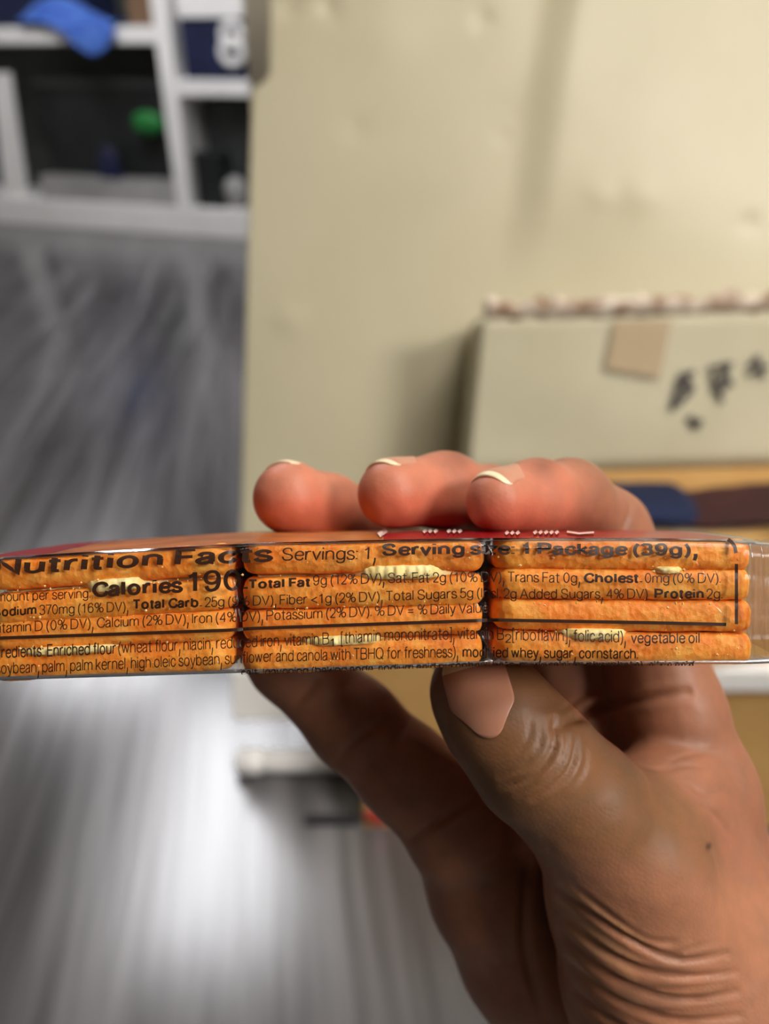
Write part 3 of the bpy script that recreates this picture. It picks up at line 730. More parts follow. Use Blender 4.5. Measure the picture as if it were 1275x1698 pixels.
class Ink:
    def __init__(s, surf): s.V = []; s.F = []; s.surf = surf
    def ribbon(s, P, w, wy=None):
        """P: pixel points; w: full stroke width in px for steep strokes; wy: for level strokes"""
        P = [np.array(p, float) for p in P]; wy = wy or w
        n = len(P); o = len(s.V)
        closed = n > 3 and np.hypot(*(P[0] - P[-1])) < 0.01
        for i, p in enumerate(P):
            a = P[i - 1] if i > 0 else (P[-2] if closed else P[0]); b = P[i + 1] if i < n - 1 else (P[1] if closed else P[-1])
            d1 = p - a; d2 = b - p
            n1 = np.array([-d1[1], d1[0]]); n2 = np.array([-d2[1], d2[0]])
            l1, l2 = np.hypot(*n1), np.hypot(*n2)
            n1 = n1 / l1 if l1 > 1e-9 else None; n2 = n2 / l2 if l2 > 1e-9 else None
            if n1 is None: n1 = n2
            if n2 is None: n2 = n1
            m = n1 + n2; L = np.hypot(*m)
            if L < 0.5: m = n1; k = 1.0
            else: m = m / L; k = min(1.8, 1 / max(0.3, float(m @ n1)))
            off = np.array([m[0] * w / 2, m[1] * wy / 2]) * k
            for q in (p + off, p - off): s.V.append(s.surf(q[0], q[1]))
        for i in range(n - 1): s.F.append((o + 2 * i, o + 2 * i + 1, o + 2 * i + 3, o + 2 * i + 2))
    def text(s, txt, x0, x1, base, cap, weight, shear=0.0, track=None):
        """base: [(x,y)...] baseline in px; cap height px; weight = stroke width / cap height"""
        RO, LOP = 'ACEFTVcefrtvyzksa1257%.,', 'ATVfstvyzwa12375'
        adv = []; x = 0; x_end = 0
        for ch in txt:
            if ch == ' ': x += 0.28; continue
            w, st = G[ch]
            if adv: x += weight * (0.12 if ch in LOP else 0.5) + 0.09
            adv.append((x, w, st)); x += w; x_end = x; x += weight * (0.12 if ch in RO else 0.5)
        tot = x_end; k = (x1 - x0) / tot
        bx, by = zip(*base); hs = min(1.7, k / cap)     # condensed faces have thinner stems
        wv = weight * cap * max(0.62, hs); wh = weight * cap * 0.82
        for ax, w, st in adv:
            for typ, P in st:
                pts = spline(P) if typ == 's' else None
                if pts is None:
                    pts = []
                    for i in range(len(P) - 1):
                        for q in range(3): pts.append(np.array(P[i]) + (np.array(P[i + 1]) - np.array(P[i])) * q / 3)
                    pts.append(np.array(P[-1], float))
                pp = []
                for p in pts:
                    h = p[1]
                    hy = h * (cap - wh) + wh / 2 if 0 <= h <= 1 else (h * (cap - wh) + (wh / 2 if h < 0 else wh / 2))
                    X = x0 + (ax + p[0] * w) * k + shear * hy
                    pp.append((X, np.interp(X, bx, by) - hy))
                s.ribbon(pp, wv, wh)
    def build(s, name, m, label):
        o = hand_mesh(name, np.array(s.V), s.F, m, pack, False); o['label'] = label; return o

def front(px, py):
    b = bot_y(px)
    if py <= b: return J(px, py, film_d(px, py) - 0.06)
    p = J(px, b, film_d(px, b)); p[2] += (py - b) * 0.098 * 3 - 0.0; p[1] -= 0.32; return p
RG, CD, BD, BK = 0.12, 0.115, 0.21, 0.24
k = Ink(front)
k.text('Nutrition Facts', -6, 447, [(0, 954), (150, 946), (247, 940), (447, 932)], 28, 0.22, 0.12)
k.text('Servings: 1,', 468, 622, [(467, 930), (624, 928)], 22, RG, 0.06)
k.text('Serving size: 1 Package (39g),', 636, 1154, [(636, 922), (800, 920), (1154, 922)], 21, 0.23)
k.text('Amount per serving:', -18, 149, [(0, 998), (149, 992)], 17, RG)
k.text('Calories', 156, 300, [(156, 991), (300, 983)], 26, BK)
k.text('190.', 310, 408, [(308, 983), (408, 979)], 36, 0.17)
k.text('Total Fat', 413, 514, [(412, 977), (514, 973)], 16, BK)
k.text('9g (12% DV), Sat. Fat 2g (10% DV), Trans Fat 0g,', 520, 961, [(520, 971), (640, 967), (830, 965), (960, 967)], 17.5, RG)
k.text('Cholest.', 970, 1063, [(970, 967), (1063, 967)], 17, BK)
k.text('0mg (0% DV).', 1070, 1194, [(1070, 967), (1194, 967)], 17, RG)
k.text('Sodium', -10, 59, [(0, 1023), (60, 1019)], 16.5, BD)
k.text('370mg (16% DV),', 66, 212, [(66, 1020), (212, 1014)], 17, RG)
k.text('Total Carb.', 221, 333, [(220, 1011), (333, 1007)], 17, BK)
k.text('25g (9% DV), Fiber <1g (2% DV), Total Sugars 5g (Incl. 2g Added Sugars, 4% DV)', 340, 1073, [(340, 1007), (530, 1001), (790, 991), (855, 993), (1075, 993)], 17, RG)
k.text('Protein', 1087, 1165, [(1087, 993), (1165, 993)], 17, BK)
k.text('2g.', 1172, 1197, [(1172, 993), (1197, 993)], 17, RG)
k.text('Vitamin D (0% DV), Calcium (2% DV), Iron (4% DV), Potassium (2% DV). % DV = % Daily Value.', -14, 812, [(0, 1050), (150, 1042), (300, 1035), (450, 1029), (640, 1021), (812, 1016)], 17.5, RG)
k.text('Ingredients:', -22, 71, [(0, 1092), (72, 1089)], 21, 0.15)
k.text('Enriched flour', 79, 192, [(78, 1089), (192, 1085)], 21, 0.15)
k.text('(wheat flour, niacin, reduced iron, vitamin B', 197, 545, [(197, 1084), (430, 1073), (545, 1069)], 20.5, CD)
k.text('1', 547, 556, [(545, 1073), (560, 1073)], 15, 0.13)
k.text('[thiamin mononitrate], vitamin B', 566, 835, [(566, 1068), (640, 1063), (780, 1060), (850, 1062)], 20.5, CD)
k.text('2', 838, 847, [(830, 1066), (850, 1066)], 15, 0.13)
k.text('[riboflavin], folic acid),', 850, 1037, [(850, 1062), (1037, 1066)], 20.5, CD)
k.text('vegetable oil', 1047, 1159, [(1047, 1067), (1160, 1067)], 19, 0.15)
k.text('(soybean, palm, palm kernel, high oleic soybean, sunflower and canola with TBHQ for freshness),', -12, 759, [(0, 1118), (200, 1110), (390, 1101), (440, 1098), (640, 1093), (760, 1090)], 20, CD)
k.text('modified whey, sugar, cornstarch.', 768, 1057, [(768, 1090), (840, 1091), (1057, 1093)], 18.5, 0.15)
k.text('salt, leavening (baking soda, sodium acid pyrophosphate, monocalcium phosphate), citric acid', 400, 1150, [(400, 1122), (560, 1117), (800, 1109), (1150, 1109)], 13, CD)
k.build('printed_nutrition_text', M_ink, 'dark brown printed nutrition lettering')
k = Ink(front)
pl = [(x, np.interp(x, [-20, 0, 380, 420, 820, 1100, 1203], [1060, 1058, 1045, 1042, 1028, 1033, 1035.5])) for x in range(-20, 1206, 9)]
k.ribbon(pl, 5.5)
k.ribbon([(1221, y) for y in range(935, 1040, 5)], 5.5)
k.ribbon([(1207, 894), (1213, 899), (1218, 906), (1220.5, 917)], 6)
k.ribbon([(x, top_y(x) + 4.0) for x in range(-20, 1206, 9)], 1.6)
k.build('printed_border', M_ink, 'dark printed border lines')
# small white print on the red top film
def topside(px, py):
    """pixel of the picture frame -> the top face of the pack"""
    X0, q = None, None
    for it in range(40):
        q = it / 39; z = ZF + 1.5 + (ZB - ZF - 1.5) * q
        X = (px - CX) / F * z; u = X / ZF * F + CX
        y0 = -(top_y(u) - CY) / F * (ZF + 1.5); xf = X / ZB * F + CX; yt = -(np.interp(xf, X_FAR, Y_FAR) - CY) / F * ZB
        y = y0 + (yt - y0) * q + 0.36 * math.sin(math.pi * q)
        if CY - y / z * F <= py: break
    return np.array([X, y + 0.34, z])
k = Ink(topside)
for (x, y, n) in ((702, 884, 3), (742, 884, 3), (838, 887, 3), (885, 886, 5)):
    for q in range(n): k.ribbon([(x + q * 9, y + 2), (x + q * 9 + 5, y - 2)], 5)
k.ribbon([(628, 891), (640, 882)], 9)
k.ribbon([(940, 885), (960, 888), (985, 886)], 3)
k.build('printed_lettering', M_whiteprint, 'small white lettering on the red film')

# ------------------------------------------------------------------ sandwich crackers
def cracker_material():
    m = mat('orange_cracker', srgb(232, 140, 40), 0.55, 0.35); t = NT(m); v = t.coord((1, 1, 1))
    n1 = t.noise(v, 220, 4, 0.6); n2 = t.noise(v, 900, 4, 0.65); n3 = t.noise(v, 70, 2)
    c = t.ramp(n1, [(0.3, srgb(228, 110, 22)), (0.5, srgb(250, 148, 38)), (0.72, srgb(255, 196, 96))])
    c = t.mix(0.35, c, t.ramp(n2, [(0.35, srgb(228, 116, 22)), (0.65, srgb(255, 204, 112))]))
    c = t.mix(0.35, c, t.ramp(n3, [(0.35, srgb(232, 112, 20)), (0.65, srgb(255, 184, 76))]))
    t.l(c, t.b.inputs['Base Color'])
    vo = t.n('ShaderNodeTexVoronoi'); vo.inputs['Scale'].default_value = 850; t.l(v, vo.inputs['Vector'])
    ad = t.n('ShaderNodeMath', operation='ADD'); t.l(n2, ad.inputs[0]); t.l(vo.outputs['Distance'], ad.inputs[1])
    t.bump(ad.outputs[0], 0.34, 0.0005)
    t.b.inputs['Subsurface Weight'].default_value = 0.35; t.b.inputs['Subsurface Radius'].default_value = (0.003, 0.0014, 0.0005); t.b.inputs['Subsurface Scale'].default_value = 0.7
    return m
M_cracker = cracker_material()
M_fill = noisy('pale_cheese_filling', srgb(255, 240, 178), srgb(250, 222, 140), 300, 0.6, 0.0003)

def place(pts, cxp, cyp, ang, zc):
    """local mm (x across, y up, z away) -> hand-held frame, centred on pixel (cxp, cyp) at the front face"""
    c, s = math.cos(ang), math.sin(ang); o = J(cxp, cyp, 125.6)
    a = np.asarray(pts, float); out = np.empty_like(a)
    out[:, 0] = o[0] + a[:, 0] * c - a[:, 1] * s; out[:, 1] = o[1] + a[:, 0] * s + a[:, 1] * c; out[:, 2] = zc + a[:, 2]
    return out

def cracker_pts(wx, wz, th, seed):
    """rounded square biscuit with a scalloped, blistered edge; flat faces slightly domed"""
    NA, NP = 420, 18
    V = []; hx, hz = wx / 2, wz / 2; rc = 3.6
    per = []
    # outline points by arc length of a rounded rectangle
    segs = [(-hx + rc, -hz, hx - rc, -hz), (hx, -hz + rc, hx, hz - rc), (hx - rc, hz, -hx + rc, hz), (-hx, hz - rc, -hx, -hz + rc)]
    outl = []
    cs = [(hx - rc, -hz + rc, -90), (hx - rc, hz - rc, 0), (-hx + rc, hz - rc, 90), (-hx + rc, -hz + rc, 180)]
    dens = [200, 50, 70, 50]
    for k_ in range(4):
        x0, z0, x1, z1 = segs[k_]; n = dens[k_]
        for i in range(n): outl.append((x0 + (x1 - x0) * i / n, z0 + (z1 - z0) * i / n, *((0, -1), (1, 0), (0, 1), (-1, 0))[k_]))
        cx, cz, a0 = cs[k_]
        for i in range(12):
            a_ = R(a0 + 90 * i / 12); outl.append((cx + rc * math.cos(a_), cz + rc * math.sin(a_), math.cos(a_), math.sin(a_)))
    n = len(outl)
    prof = []
    for j in range(NP):
        a_ = -math.pi / 2 + math.pi * j / (NP - 1)
        prof.append((math.copysign(abs(math.cos(a_)) ** 0.62, 1) * 2.1, math.copysign(abs(math.sin(a_)) ** 0.85, math.sin(a_)) * th / 2))
    L = 0
    for i, (x, z, nx, nz) in enumerate(outl):
        if i: L += math.hypot(x - outl[i - 1][0], z - outl[i - 1][1])
        scal = 0.22 * abs(math.sin(L * math.pi / 3.1 + seed))
        for j, (e, h) in enumerate(prof):
            q = Vector((x * 0.55, h * 1.2, z * 0.55 + seed * 7))
            nn = 0.13 * noise.noise(q * 0.7) + 0.04 * noise.noise(q * 2.7) + 0.06 * noise.noise(q * 6.5)
            wob = 0.15 * noise.noise(Vector((x * 0.12, seed * 3, z * 0.12))) + 0.10 * noise.noise(Vector((x * 0.45, seed * 5, z * 0.3)))
            r = e - 2.1 + nn * (0.4 + 0.6 * e / 2.1) - scal * (1 - e / 2.1) * 0.5
            V.append((x + nx * r, h + wob + nn * 0.8 * (h / (th / 2)), z + nz * r + 0))
    Fc = []
    for i in range(n):
        for j in range(NP - 1):
            Fc.append((i * NP + j, i * NP + j + 1, ((i + 1) % n) * NP + j + 1, ((i + 1) % n) * NP + j))
    # faces: rings shrinking to the centre
    for side, j in ((-1, 0), (1, NP - 1)):
        prev = [i * NP + j for i in range(n)]
        for sc in (0.8, 0.5, 0.2):
            o0 = len(V)
            for i, (x, z, nx, nz) in enumerate(outl):
                V.append((x * sc, side * (th / 2 + 0.15 * (1 - sc)), z * sc))
            cur = list(range(o0, o0 + n))
            for i in range(n): Fc.append((prev[i], prev[(i + 1) % n], cur[(i + 1) % n], cur[i]))
            prev = cur
        Fc.append(tuple(prev))
    return V, Fc

def filling_pts(wx, wz, th, bulges, seed):
    """paste layer: front edge reaches out only where `bulges` (local x, half width) say"""
    N = 200; V = []; NP = 9; hx, hz = wx / 2 - 1.5, wz / 2
    pts = []
    for i in range(N):
        x = -hx + 2 * hx * i / (N - 1); rec = 3.6
        for bx, bw in bulges: rec = min(rec, 3.6 - 3.9 * math.exp(-(abs(x - bx) / bw) ** 4))
        pts.append((x, -hz + rec + 0.35 * noise.noise(Vector((x * 0.8, seed, 0)))))
    for i in range(60): t = i / 59; pts.append((hx, -hz + 4 + (2 * hz - 7) * t))
    for i in range(40): t = i / 39; pts.append((hx - 2 * hx * t, hz - 3))
    for i in range(60): t = i / 59; pts.append((-hx, hz - 3 - (2 * hz - 7) * t))
    n = len(pts)
    for (x, z) in pts:
        tt = th
        for bx, bw in bulges:
            if z < 0: tt = th * (1 + 0.25 * math.exp(-((x - bx) / bw) ** 2))
        for j in range(NP):
            a_ = -math.pi / 2 + math.pi * j / (NP - 1); q = noise.noise(Vector((x * 1.3, j * 0.6, z + seed)))
            V.append((x * (1 - 0.01 * (1 - math.cos(a_))), tt / 2 * math.sin(a_) + 0.12 * q, z - (0.5 * math.cos(a_) + 0.2 * q) * (1 if z < 0 else -1)))
    Fc = grid_faces(n, NP, True, False)
    for j in (0, NP - 1): Fc.append(tuple(i * NP + j for i in range(n)))
    return V, Fc

PXMM = 125.6 / F
# (label, x centre px, angle, cracker centres y px (upper, lower), bulges px, cracker half size)
SAND = [
    ('orange sandwich cracker at the upper left of the pack, behind the word Calories', 178, R(4.0), (942, 1000), 971, ((190, 55),), -22, 394),
    ('orange sandwich cracker at the lower left of the pack, behind the words Enriched flour', 178, R(2.7), (1047, 1098), 1075, ((110, 95),), -22, 394),
    ('orange sandwich cracker at the top middle of the pack, behind the word Servings', 602, R(1.0), (924, 983), 950, ((668, 80),), 395, 807),
    ('orange sandwich cracker at the bottom middle of the pack, behind the words thiamin mononitrate', 600, R(1.9), (1034, 1087), 1061, ((570, 75),), 395, 806),
    ('orange sandwich cracker at the upper right of the pack, behind the words 1 Package', 1038, R(-0.3), (920, 970), 945, ((1110, 28),), 818, 1256),
    ('orange sandwich cracker at the lower right of the pack, behind the words folic acid', 1040, R(-0.4), (1022, 1077), 1052, ((985, 62),), 820, 1260),
]
sd = 0
for label, cxp, ang, (yu, yl), yf, bul, xa, xb in SAND:
    root = empty('sandwich_cracker', to_world(J(cxp, yl + 22, 145)), label, 'cracker', 'sandwich crackers in the wrapper')
    w = (xb - xa) * PXMM
    yc = (yu + yl) / 2
    for y, th in ((yu, 5.2), (yl, 5.2)):
        sd += 1; V, Fc = cracker_pts(w - 0.3, 37.0, th, sd * 1.37)
        V = place(V, cxp, y, ang, 125.6 + 18.5); o = recalc(hand_mesh('cracker', V, Fc, M_cracker, root))
    V, Fc = filling_pts(w - 2, 36.0, abs(yl - yu) * PXMM - 4.0, [((bx - cxp) * PXMM, bw * PXMM) for bx, bw in bul], sd)
    V = place(V, cxp, yf, ang, 125.7 + 18.0); o = recalc(hand_mesh('cheese_filling', V, Fc, M_fill, root)); o['label'] = 'pale yellow cheese filling'

# loose sugar and cracker crumbs caught under the film
rng = random.Random(4); V, Fc = [], []
for k_ in range(170):
    px = rng.uniform(0, 1250); ln = rng.choice((0.24, 0.27, 0.5, 0.52, 0.76, 0.9, 0.14)) + rng.uniform(-.03, .03)
    if abs(px - 394) < 8 or abs(px - 813) < 12: continue
    t_, b_ = top_y(px), bot_y(px); py = t_ + (b_ - t_) * ln; o_ = J(px, py, film_d(px, py) + 0.55); rad = rng.uniform(0.1, 0.3)
    n0 = len(V); ax_ = [Vector((1, 0, 0)), Vector((0, 1, 0)), Vector((0, 0, 1))]
    for a_ in ax_:
        for sg in (-1, 1): V.append(o_ + np.array(a_) * sg * rad * rng.uniform(0.6, 1.2))
    for a_, b__, c_ in ((0, 2, 4), (2, 1, 4), (1, 3, 4), (3, 0, 4), (2, 0, 5), (1, 2, 5), (3, 1, 5), (0, 3, 5)): Fc.append((n0 + a_, n0 + b__, n0 + c_))
M_crumb = mat('sugar_crumb', srgb(255, 214, 140), 0.25, 0.6)
o = recalc(hand_mesh('crumbs', np.array(V), Fc, M_crumb, None, False)); props(o, 'tiny sugar and cracker crumbs scattered along the cracker edges', 'crumbs', None, 'stuff')

# ------------------------------------------------------------------ hand
HS = 0.6                                                  # sampling step of the hand surface, mm
LO = np.array([-46.0, -172.0, 122.0]); HI = np.array([150.0, 18.0, 222.0])
DIM = np.ceil((HI - LO) / HS).astype(int) + 1
AX = [np.arange(DIM[a], dtype=np.float32) * HS + LO[a] for a in range(3)]
def newf(): return np.full(DIM, 40.0, np.float32)
def window(pts, rs, pad):
    pts = np.array(pts); lo = (pts - np.max(rs)).min(0) - pad; hi = (pts + np.max(rs)).max(0) + pad
    a = np.maximum(0, np.floor((lo - LO) / HS).astype(int)); b = np.minimum(DIM, np.ceil((hi - LO) / HS).astype(int) + 1)
    return tuple(slice(int(x), int(max(x, y))) for x, y in zip(a, b))
def smin(a, b, k):
    h = np.clip(0.5 + 0.5 * (b - a) / k, 0, 1); return b + (a - b) * h - k * h * (1 - h)
def cone(Fd, a, b, r1, r2, k, squash=None):
    w = window((a, b), (r1, r2), k + 6)
    x = AX[0][w[0]][:, None, None]; y = AX[1][w[1]][None, :, None]; z = AX[2][w[2]][None, None, :]
    d = b - a; L2 = float(d @ d) or 1e-6
    t = np.clip(((x - a[0]) * d[0] + (y - a[1]) * d[1] + (z - a[2]) * d[2]) / L2, 0, 1).astype(np.float32)
    qx = x - a[0] - t * d[0]; qy = y - a[1] - t * d[1]; qz = z - a[2] - t * d[2]
    if squash is not None:                                # flatten along a direction
        n, f = squash; dn = qx * n[0] + qy * n[1] + qz * n[2]; e = (f - 1)
        qx = qx + n[0] * dn * e; qy = qy + n[1] * dn * e; qz = qz + n[2] * dn * e
    dist = np.sqrt(qx * qx + qy * qy + qz * qz) - (r1 + (r2 - r1) * t)
    Fd[w] = smin(Fd[w], dist.astype(np.float32), k)
def chain(Fd, pts, k=3.0, squash=None):
    P = [J(*p[:3]) for p in pts]
    for i in range(len(P) - 1): cone(Fd, P[i], P[i + 1], pts[i][3], pts[i + 1][3], k, squash)

INDEX = [(1150, 1310, 174, 13), (1108, 1180, 175, 12), (1068, 1030, 177, 10.8), (1003, 882, 177, 9.6), (945, 826, 167, 8.0), (888, 824, 157, 7.2), (824, 832, 147.5, 6.1)]
MIDDLE = [(985, 1270, 184, 12), (940, 1100, 190, 10), (880, 930, 192, 9.6), (812, 838, 182, 8.8), (738, 813, 166, 7.6), (650, 819, 154.5, 7.0)]
RING = [(880, 1290, 188, 11.5), (800, 1130, 196, 9.6), (720, 980, 197, 9), (640, 905, 186, 8.2), (545, 850, 171, 7.9), (480, 826, 159.5, 7.6)]
PINKY = [(760, 1365, 176, 12.5), (672, 1280, 177, 10.6), (588, 1200, 178, 10.2), (478, 1095, 178, 8.8), (425, 1030, 177, 7.5)]
THUMB = [(797, 1148, 146, 9.7), (830, 1192, 144, 10.2), (888, 1262, 143, 11.2), (960, 1330, 146, 11.6), (1050, 1420, 151, 13.5), (1135, 1640, 162, 20.5), (1290, 1880, 184, 24)]
def hand_field():
    Fh = newf()
    # palm: metacarpals, heel and wrist
    for c in ([(1150, 1310, 174, 13), (1190, 1480, 178, 14), (1262, 1750, 190, 19)], [(985, 1290, 186, 12.5), (1060, 1500, 190, 14), (1160, 1760, 195, 20)],
              [(880, 1310, 188, 12), (960, 1500, 192, 14), (1090, 1770, 196, 20)], [(765, 1380, 178, 12.5), (812, 1480, 182, 13), (868, 1580, 186, 14.5), (1000, 1790, 194, 18)],
              [(1130, 1770, 194, 24), (1330, 2050, 205, 27), (1500, 2300, 215, 29)], [(1230, 1800, 190, 24), (1420, 2060, 204, 27), (1560, 2280, 214, 29)]):
        chain(Fh, c, 7)
    for fg, k, kk in ((MIDDLE, 4, 4), (RING, 4, 4), (PINKY, 3.5, 3.0), (INDEX, 3.5, 4.5)):
        Ff = newf(); chain(Ff, fg, k); 
        np.minimum(Ff, 40, out=Ff)
        # fuller pads
        Fh = smin(Fh, Ff, kk) if kk > 2 else np.minimum(Fh, Ff)
    Ft = newf(); chain(Ft, THUMB, 4)
    chain(Ft, [(1180, 1560, 160, 13), (1230, 1700, 166, 17)], 6)
    chain(Ft, [(1000, 1400, 152, 12.5), (1034, 1500, 156, 14), (1070, 1630, 160, 16), (1120, 1760, 168, 18)], 6)
    # web between thumb and index
    chain(Ft, [(1040, 1330, 157, 8.5), (1120, 1300, 168, 9.5)], 7)
    chain(Ft, [(1120, 1330, 163, 10), (1190, 1500, 168, 14)], 8)
    return smin(Fh, Ft, 2.2)

def surface_nets(Fd):
    neg = Fd < 0
    nx, ny, nz = Fd.shape
    cnt = np.zeros((nx - 1, ny - 1, nz - 1), np.uint8)
    for dx in (0, 1):
        for dy in (0, 1):
            for dz in (0, 1): cnt += neg[dx:nx - 1 + dx, dy:ny - 1 + dy, dz:nz - 1 + dz]
    act = (cnt > 0) & (cnt < 8); idx = np.full(cnt.shape, -1, np.int64)
    c = np.argwhere(act); idx[act] = np.arange(len(c))
    acc = np.zeros((len(c), 3)); num = np.zeros(len(c))
    corners = [(dx, dy, dz) for dx in (0, 1) for dy in (0, 1) for dz in (0, 1)]
    val = {q: Fd[c[:, 0] + q[0], c[:, 1] + q[1], c[:, 2] + q[2]].astype(float) for q in corners}
    for p in corners:
        for a in range(3):
            if p[a]: continue
            q = list(p); q[a] = 1; q = tuple(q); va, vb = val[p], val[q]; m = (va < 0) != (vb < 0)
            t = np.where(m, va / np.where(m, va - vb, 1), 0); pt = np.zeros((len(c), 3)); pt += np.array(p); pt[:, a] += t
            acc += pt * m[:, None]; num += m
    V = (c + acc / num[:, None]) * HS + LO
    faces = []
    for a in range(3):
        b, d = [(1, 2), (2, 0), (0, 1)][a]
        sl0 = [slice(None)] * 3; sl1 = [slice(None)] * 3; sl0[a] = slice(0, -1); sl1[a] = slice(1, None)
        ch = np.argwhere(neg[tuple(sl0)] != neg[tuple(sl1)])
        ch = ch[(ch[:, b] > 0) & (ch[:, d] > 0) & (ch[:, b] < Fd.shape[b] - 1) & (ch[:, d] < Fd.shape[d] - 1)]
        inside = neg[ch[:, 0], ch[:, 1], ch[:, 2]]
        def cell(ob, od):
            q = ch.copy(); q[:, b] += ob; q[:, d] += od; return idx[q[:, 0], q[:, 1], q[:, 2]]
        quad = np.stack([cell(-1, -1), cell(0, -1), cell(0, 0), cell(-1, 0)], 1)
        quad[~inside] = quad[~inside][:, ::-1]; faces.append(quad)
    return V, np.concatenate(faces)

hf = hand_field()
for a_, s_i in ((0, 0), (0, -1), (1, 0), (1, -1), (2, 0), (2, -1)):      # close the surface at the sampling box
    sl = [slice(None)] * 3; sl[a_] = s_i; hf[tuple(sl)] = np.maximum(hf[tuple(sl)], 0.3)
HV, HF = surface_nets(hf); del hf

def vnormals(V, Fq):
    n = np.cross(V[Fq[:, 2]] - V[Fq[:, 0]], V[Fq[:, 3]] - V[Fq[:, 1]]); N = np.zeros_like(V)
    for k_ in range(4): np.add.at(N, Fq[:, k_], n)
    return N / np.maximum(np.linalg.norm(N, axis=1), 1e-9)[:, None]
def relax(V, Fq, it, lam=0.5):
    for _ in range(it):
        A_ = np.zeros_like(V); cn = np.zeros(len(V))
        for k_ in range(4):
            for o_ in (1, 3):
                np.add.at(A_, Fq[:, k_], V[Fq[:, (k_ + o_) % 4]]); np.add.at(cn, Fq[:, k_], 1)
        V = V + lam * (A_ / cn[:, None] - V)
    return V
HV = relax(HV, HF, 4)
HN = vnormals(HV, HF)
if np.mean(np.sum(HN * (HV - HV.mean(0)), 1)) < 0: HF = HF[:, ::-1].copy(); HN = -HN

def seg_dist(P, poly):
    """distance from points to a polyline and the parameter 0..1 along it"""
    best = np.full(len(P), 1e9); par = np.zeros(len(P)); poly = np.array(poly, float)
    L = np.concatenate([[0], np.cumsum(np.linalg.norm(np.diff(poly, axis=0), axis=1))]); 
    for i in range(len(poly) - 1):
        a, b = poly[i], poly[i + 1]; d = b - a; t = np.clip(((P - a) @ d) / (d @ d), 0, 1)
        dist = np.linalg.norm(P - a - t[:, None] * d, axis=1); m = dist < best
        best[m] = dist[m]; par[m] = (L[i] + t[m] * (L[i + 1] - L[i])) / L[-1]
    return best, par

HPX = np.stack([HV[:, 0] / HV[:, 2] * F + CX, -HV[:, 1] / HV[:, 2] * F + CY], 1)
facing = -(HN[:, 0] * HV[:, 0] + HN[:, 1] * HV[:, 1] + HN[:, 2] * HV[:, 2]) / np.linalg.norm(HV, axis=1)
frontm = sm(facing, 0.02, 0.25)
disp = np.zeros(len(HV))
def sp2(pts): return [tuple(p) for p in spline(pts, 6)]
def crease(pts, depth, width, zmax=400, zmin=0, ridge=0.0):
    d, t = seg_dist(HPX, sp2(pts)); sc = HV[:, 2] / F          # mm per px
    dm = d * sc; fade = np.sin(np.pi * np.clip(t, 0.04, 0.96)) ** 0.5
    m = frontm * (HV[:, 2] < zmax) * (HV[:, 2] > zmin) * fade
    disp[:] += m * (-depth * np.exp(-(dm / width) ** 2) + ridge * depth * np.exp(-((dm - 2.1 * width) / (1.2 * width)) ** 2))
# thumb joint wrinkles
for pts, dp, w_ in (([(919, 1192), (917, 1244), (880, 1288), (832, 1306)], .75, .55), ([(955, 1212), (951, 1259), (929, 1294), (884, 1326)], .7, .5), ([(936, 1200), (938, 1246), (908, 1292), (858, 1316)], .4, .4),
                    ([(897, 1190), (896, 1236), (866, 1272), (828, 1290)], .35, .4), ([(880, 1196), (876, 1226), (850, 1254)], .28, .4), ([(972, 1226), (970, 1270), (950, 1306)], .3, .45), ([(905, 1192), (906, 1240), (872, 1280)], .25, .3)):
    crease(pts, dp, w_, 152, 0, 0.25)
# thenar folds
for pts, dp, w_ in (([(952, 1470), (1012, 1518), (1072, 1558), (1118, 1562)], .45, .5), ([(922, 1474), (999, 1528), (1078, 1576), (1138, 1592), (1205, 1582)], .85, .55), ([(916, 1508), (989, 1568), (1063, 1608), (1138, 1619), (1220, 1612)], .85, .55),
                    ([(926, 1543), (989, 1603), (1063, 1643), (1143, 1658), (1222, 1645)], .8, .6), ([(934, 1588), (999, 1643), (1068, 1678), (1138, 1692), (1225, 1684)], .8, .6), ([(950, 1640), (1010, 1690), (1080, 1725), (1180, 1735)], .7, .6),
                    ([(960, 1500), (1040, 1556), (1110, 1580), (1190, 1560)], .3, .35), ([(950, 1535), (1030, 1590), (1110, 1608), (1200, 1598)], .3, .35), ([(960, 1570), (1030, 1625), (1110, 1640), (1200, 1630)], .3, .35), ([(965, 1615), (1035, 1662), (1110, 1676), (1200, 1668)], .3, .35)):
    crease(pts, dp, w_, 172, 0, 0.3)
# creases at the base of the index finger and on the web
for pts, dp, w_ in (([(922, 1206), (988, 1176), (1063, 1159), (1140, 1148)], 1.3, 1.0), ([(930, 1180), (962, 1158), (1002, 1132)], .6, .6), ([(1112, 1262), (1150, 1250), (1192, 1246)], .35, .5), ([(1090, 1286), (1130, 1270), (1170, 1272)], .35, .45),
                    ([(1140, 1300), (1170, 1318), (1205, 1312)], .3, .4), ([(1060, 1268), (1094, 1276), (1120, 1262)], .3, .4), ([(1150, 1330), (1185, 1352), (1215, 1392)], .3, .5)):
    crease(pts, dp, w_, 190, 0, 0.2)
# little finger and palm folds
for pts, dp, w_ in (([(680, 1392), (730, 1362), (790, 1322)], 1.3, .9), ([(488, 1172), (508, 1150), (530, 1122)], .8, .8), ([(560, 1262), (590, 1228), (640, 1192)], .9, .9), ([(600, 1284), (640, 1240), (682, 1196)], .5, .6),
                    ([(880, 1410), (872, 1500), (874, 1590), (900, 1690)], 1.2, 1.2), ([(790, 1440), (830, 1420), (872, 1404)], .5, .7)):
    crease(pts, dp, w_, 200, 150)
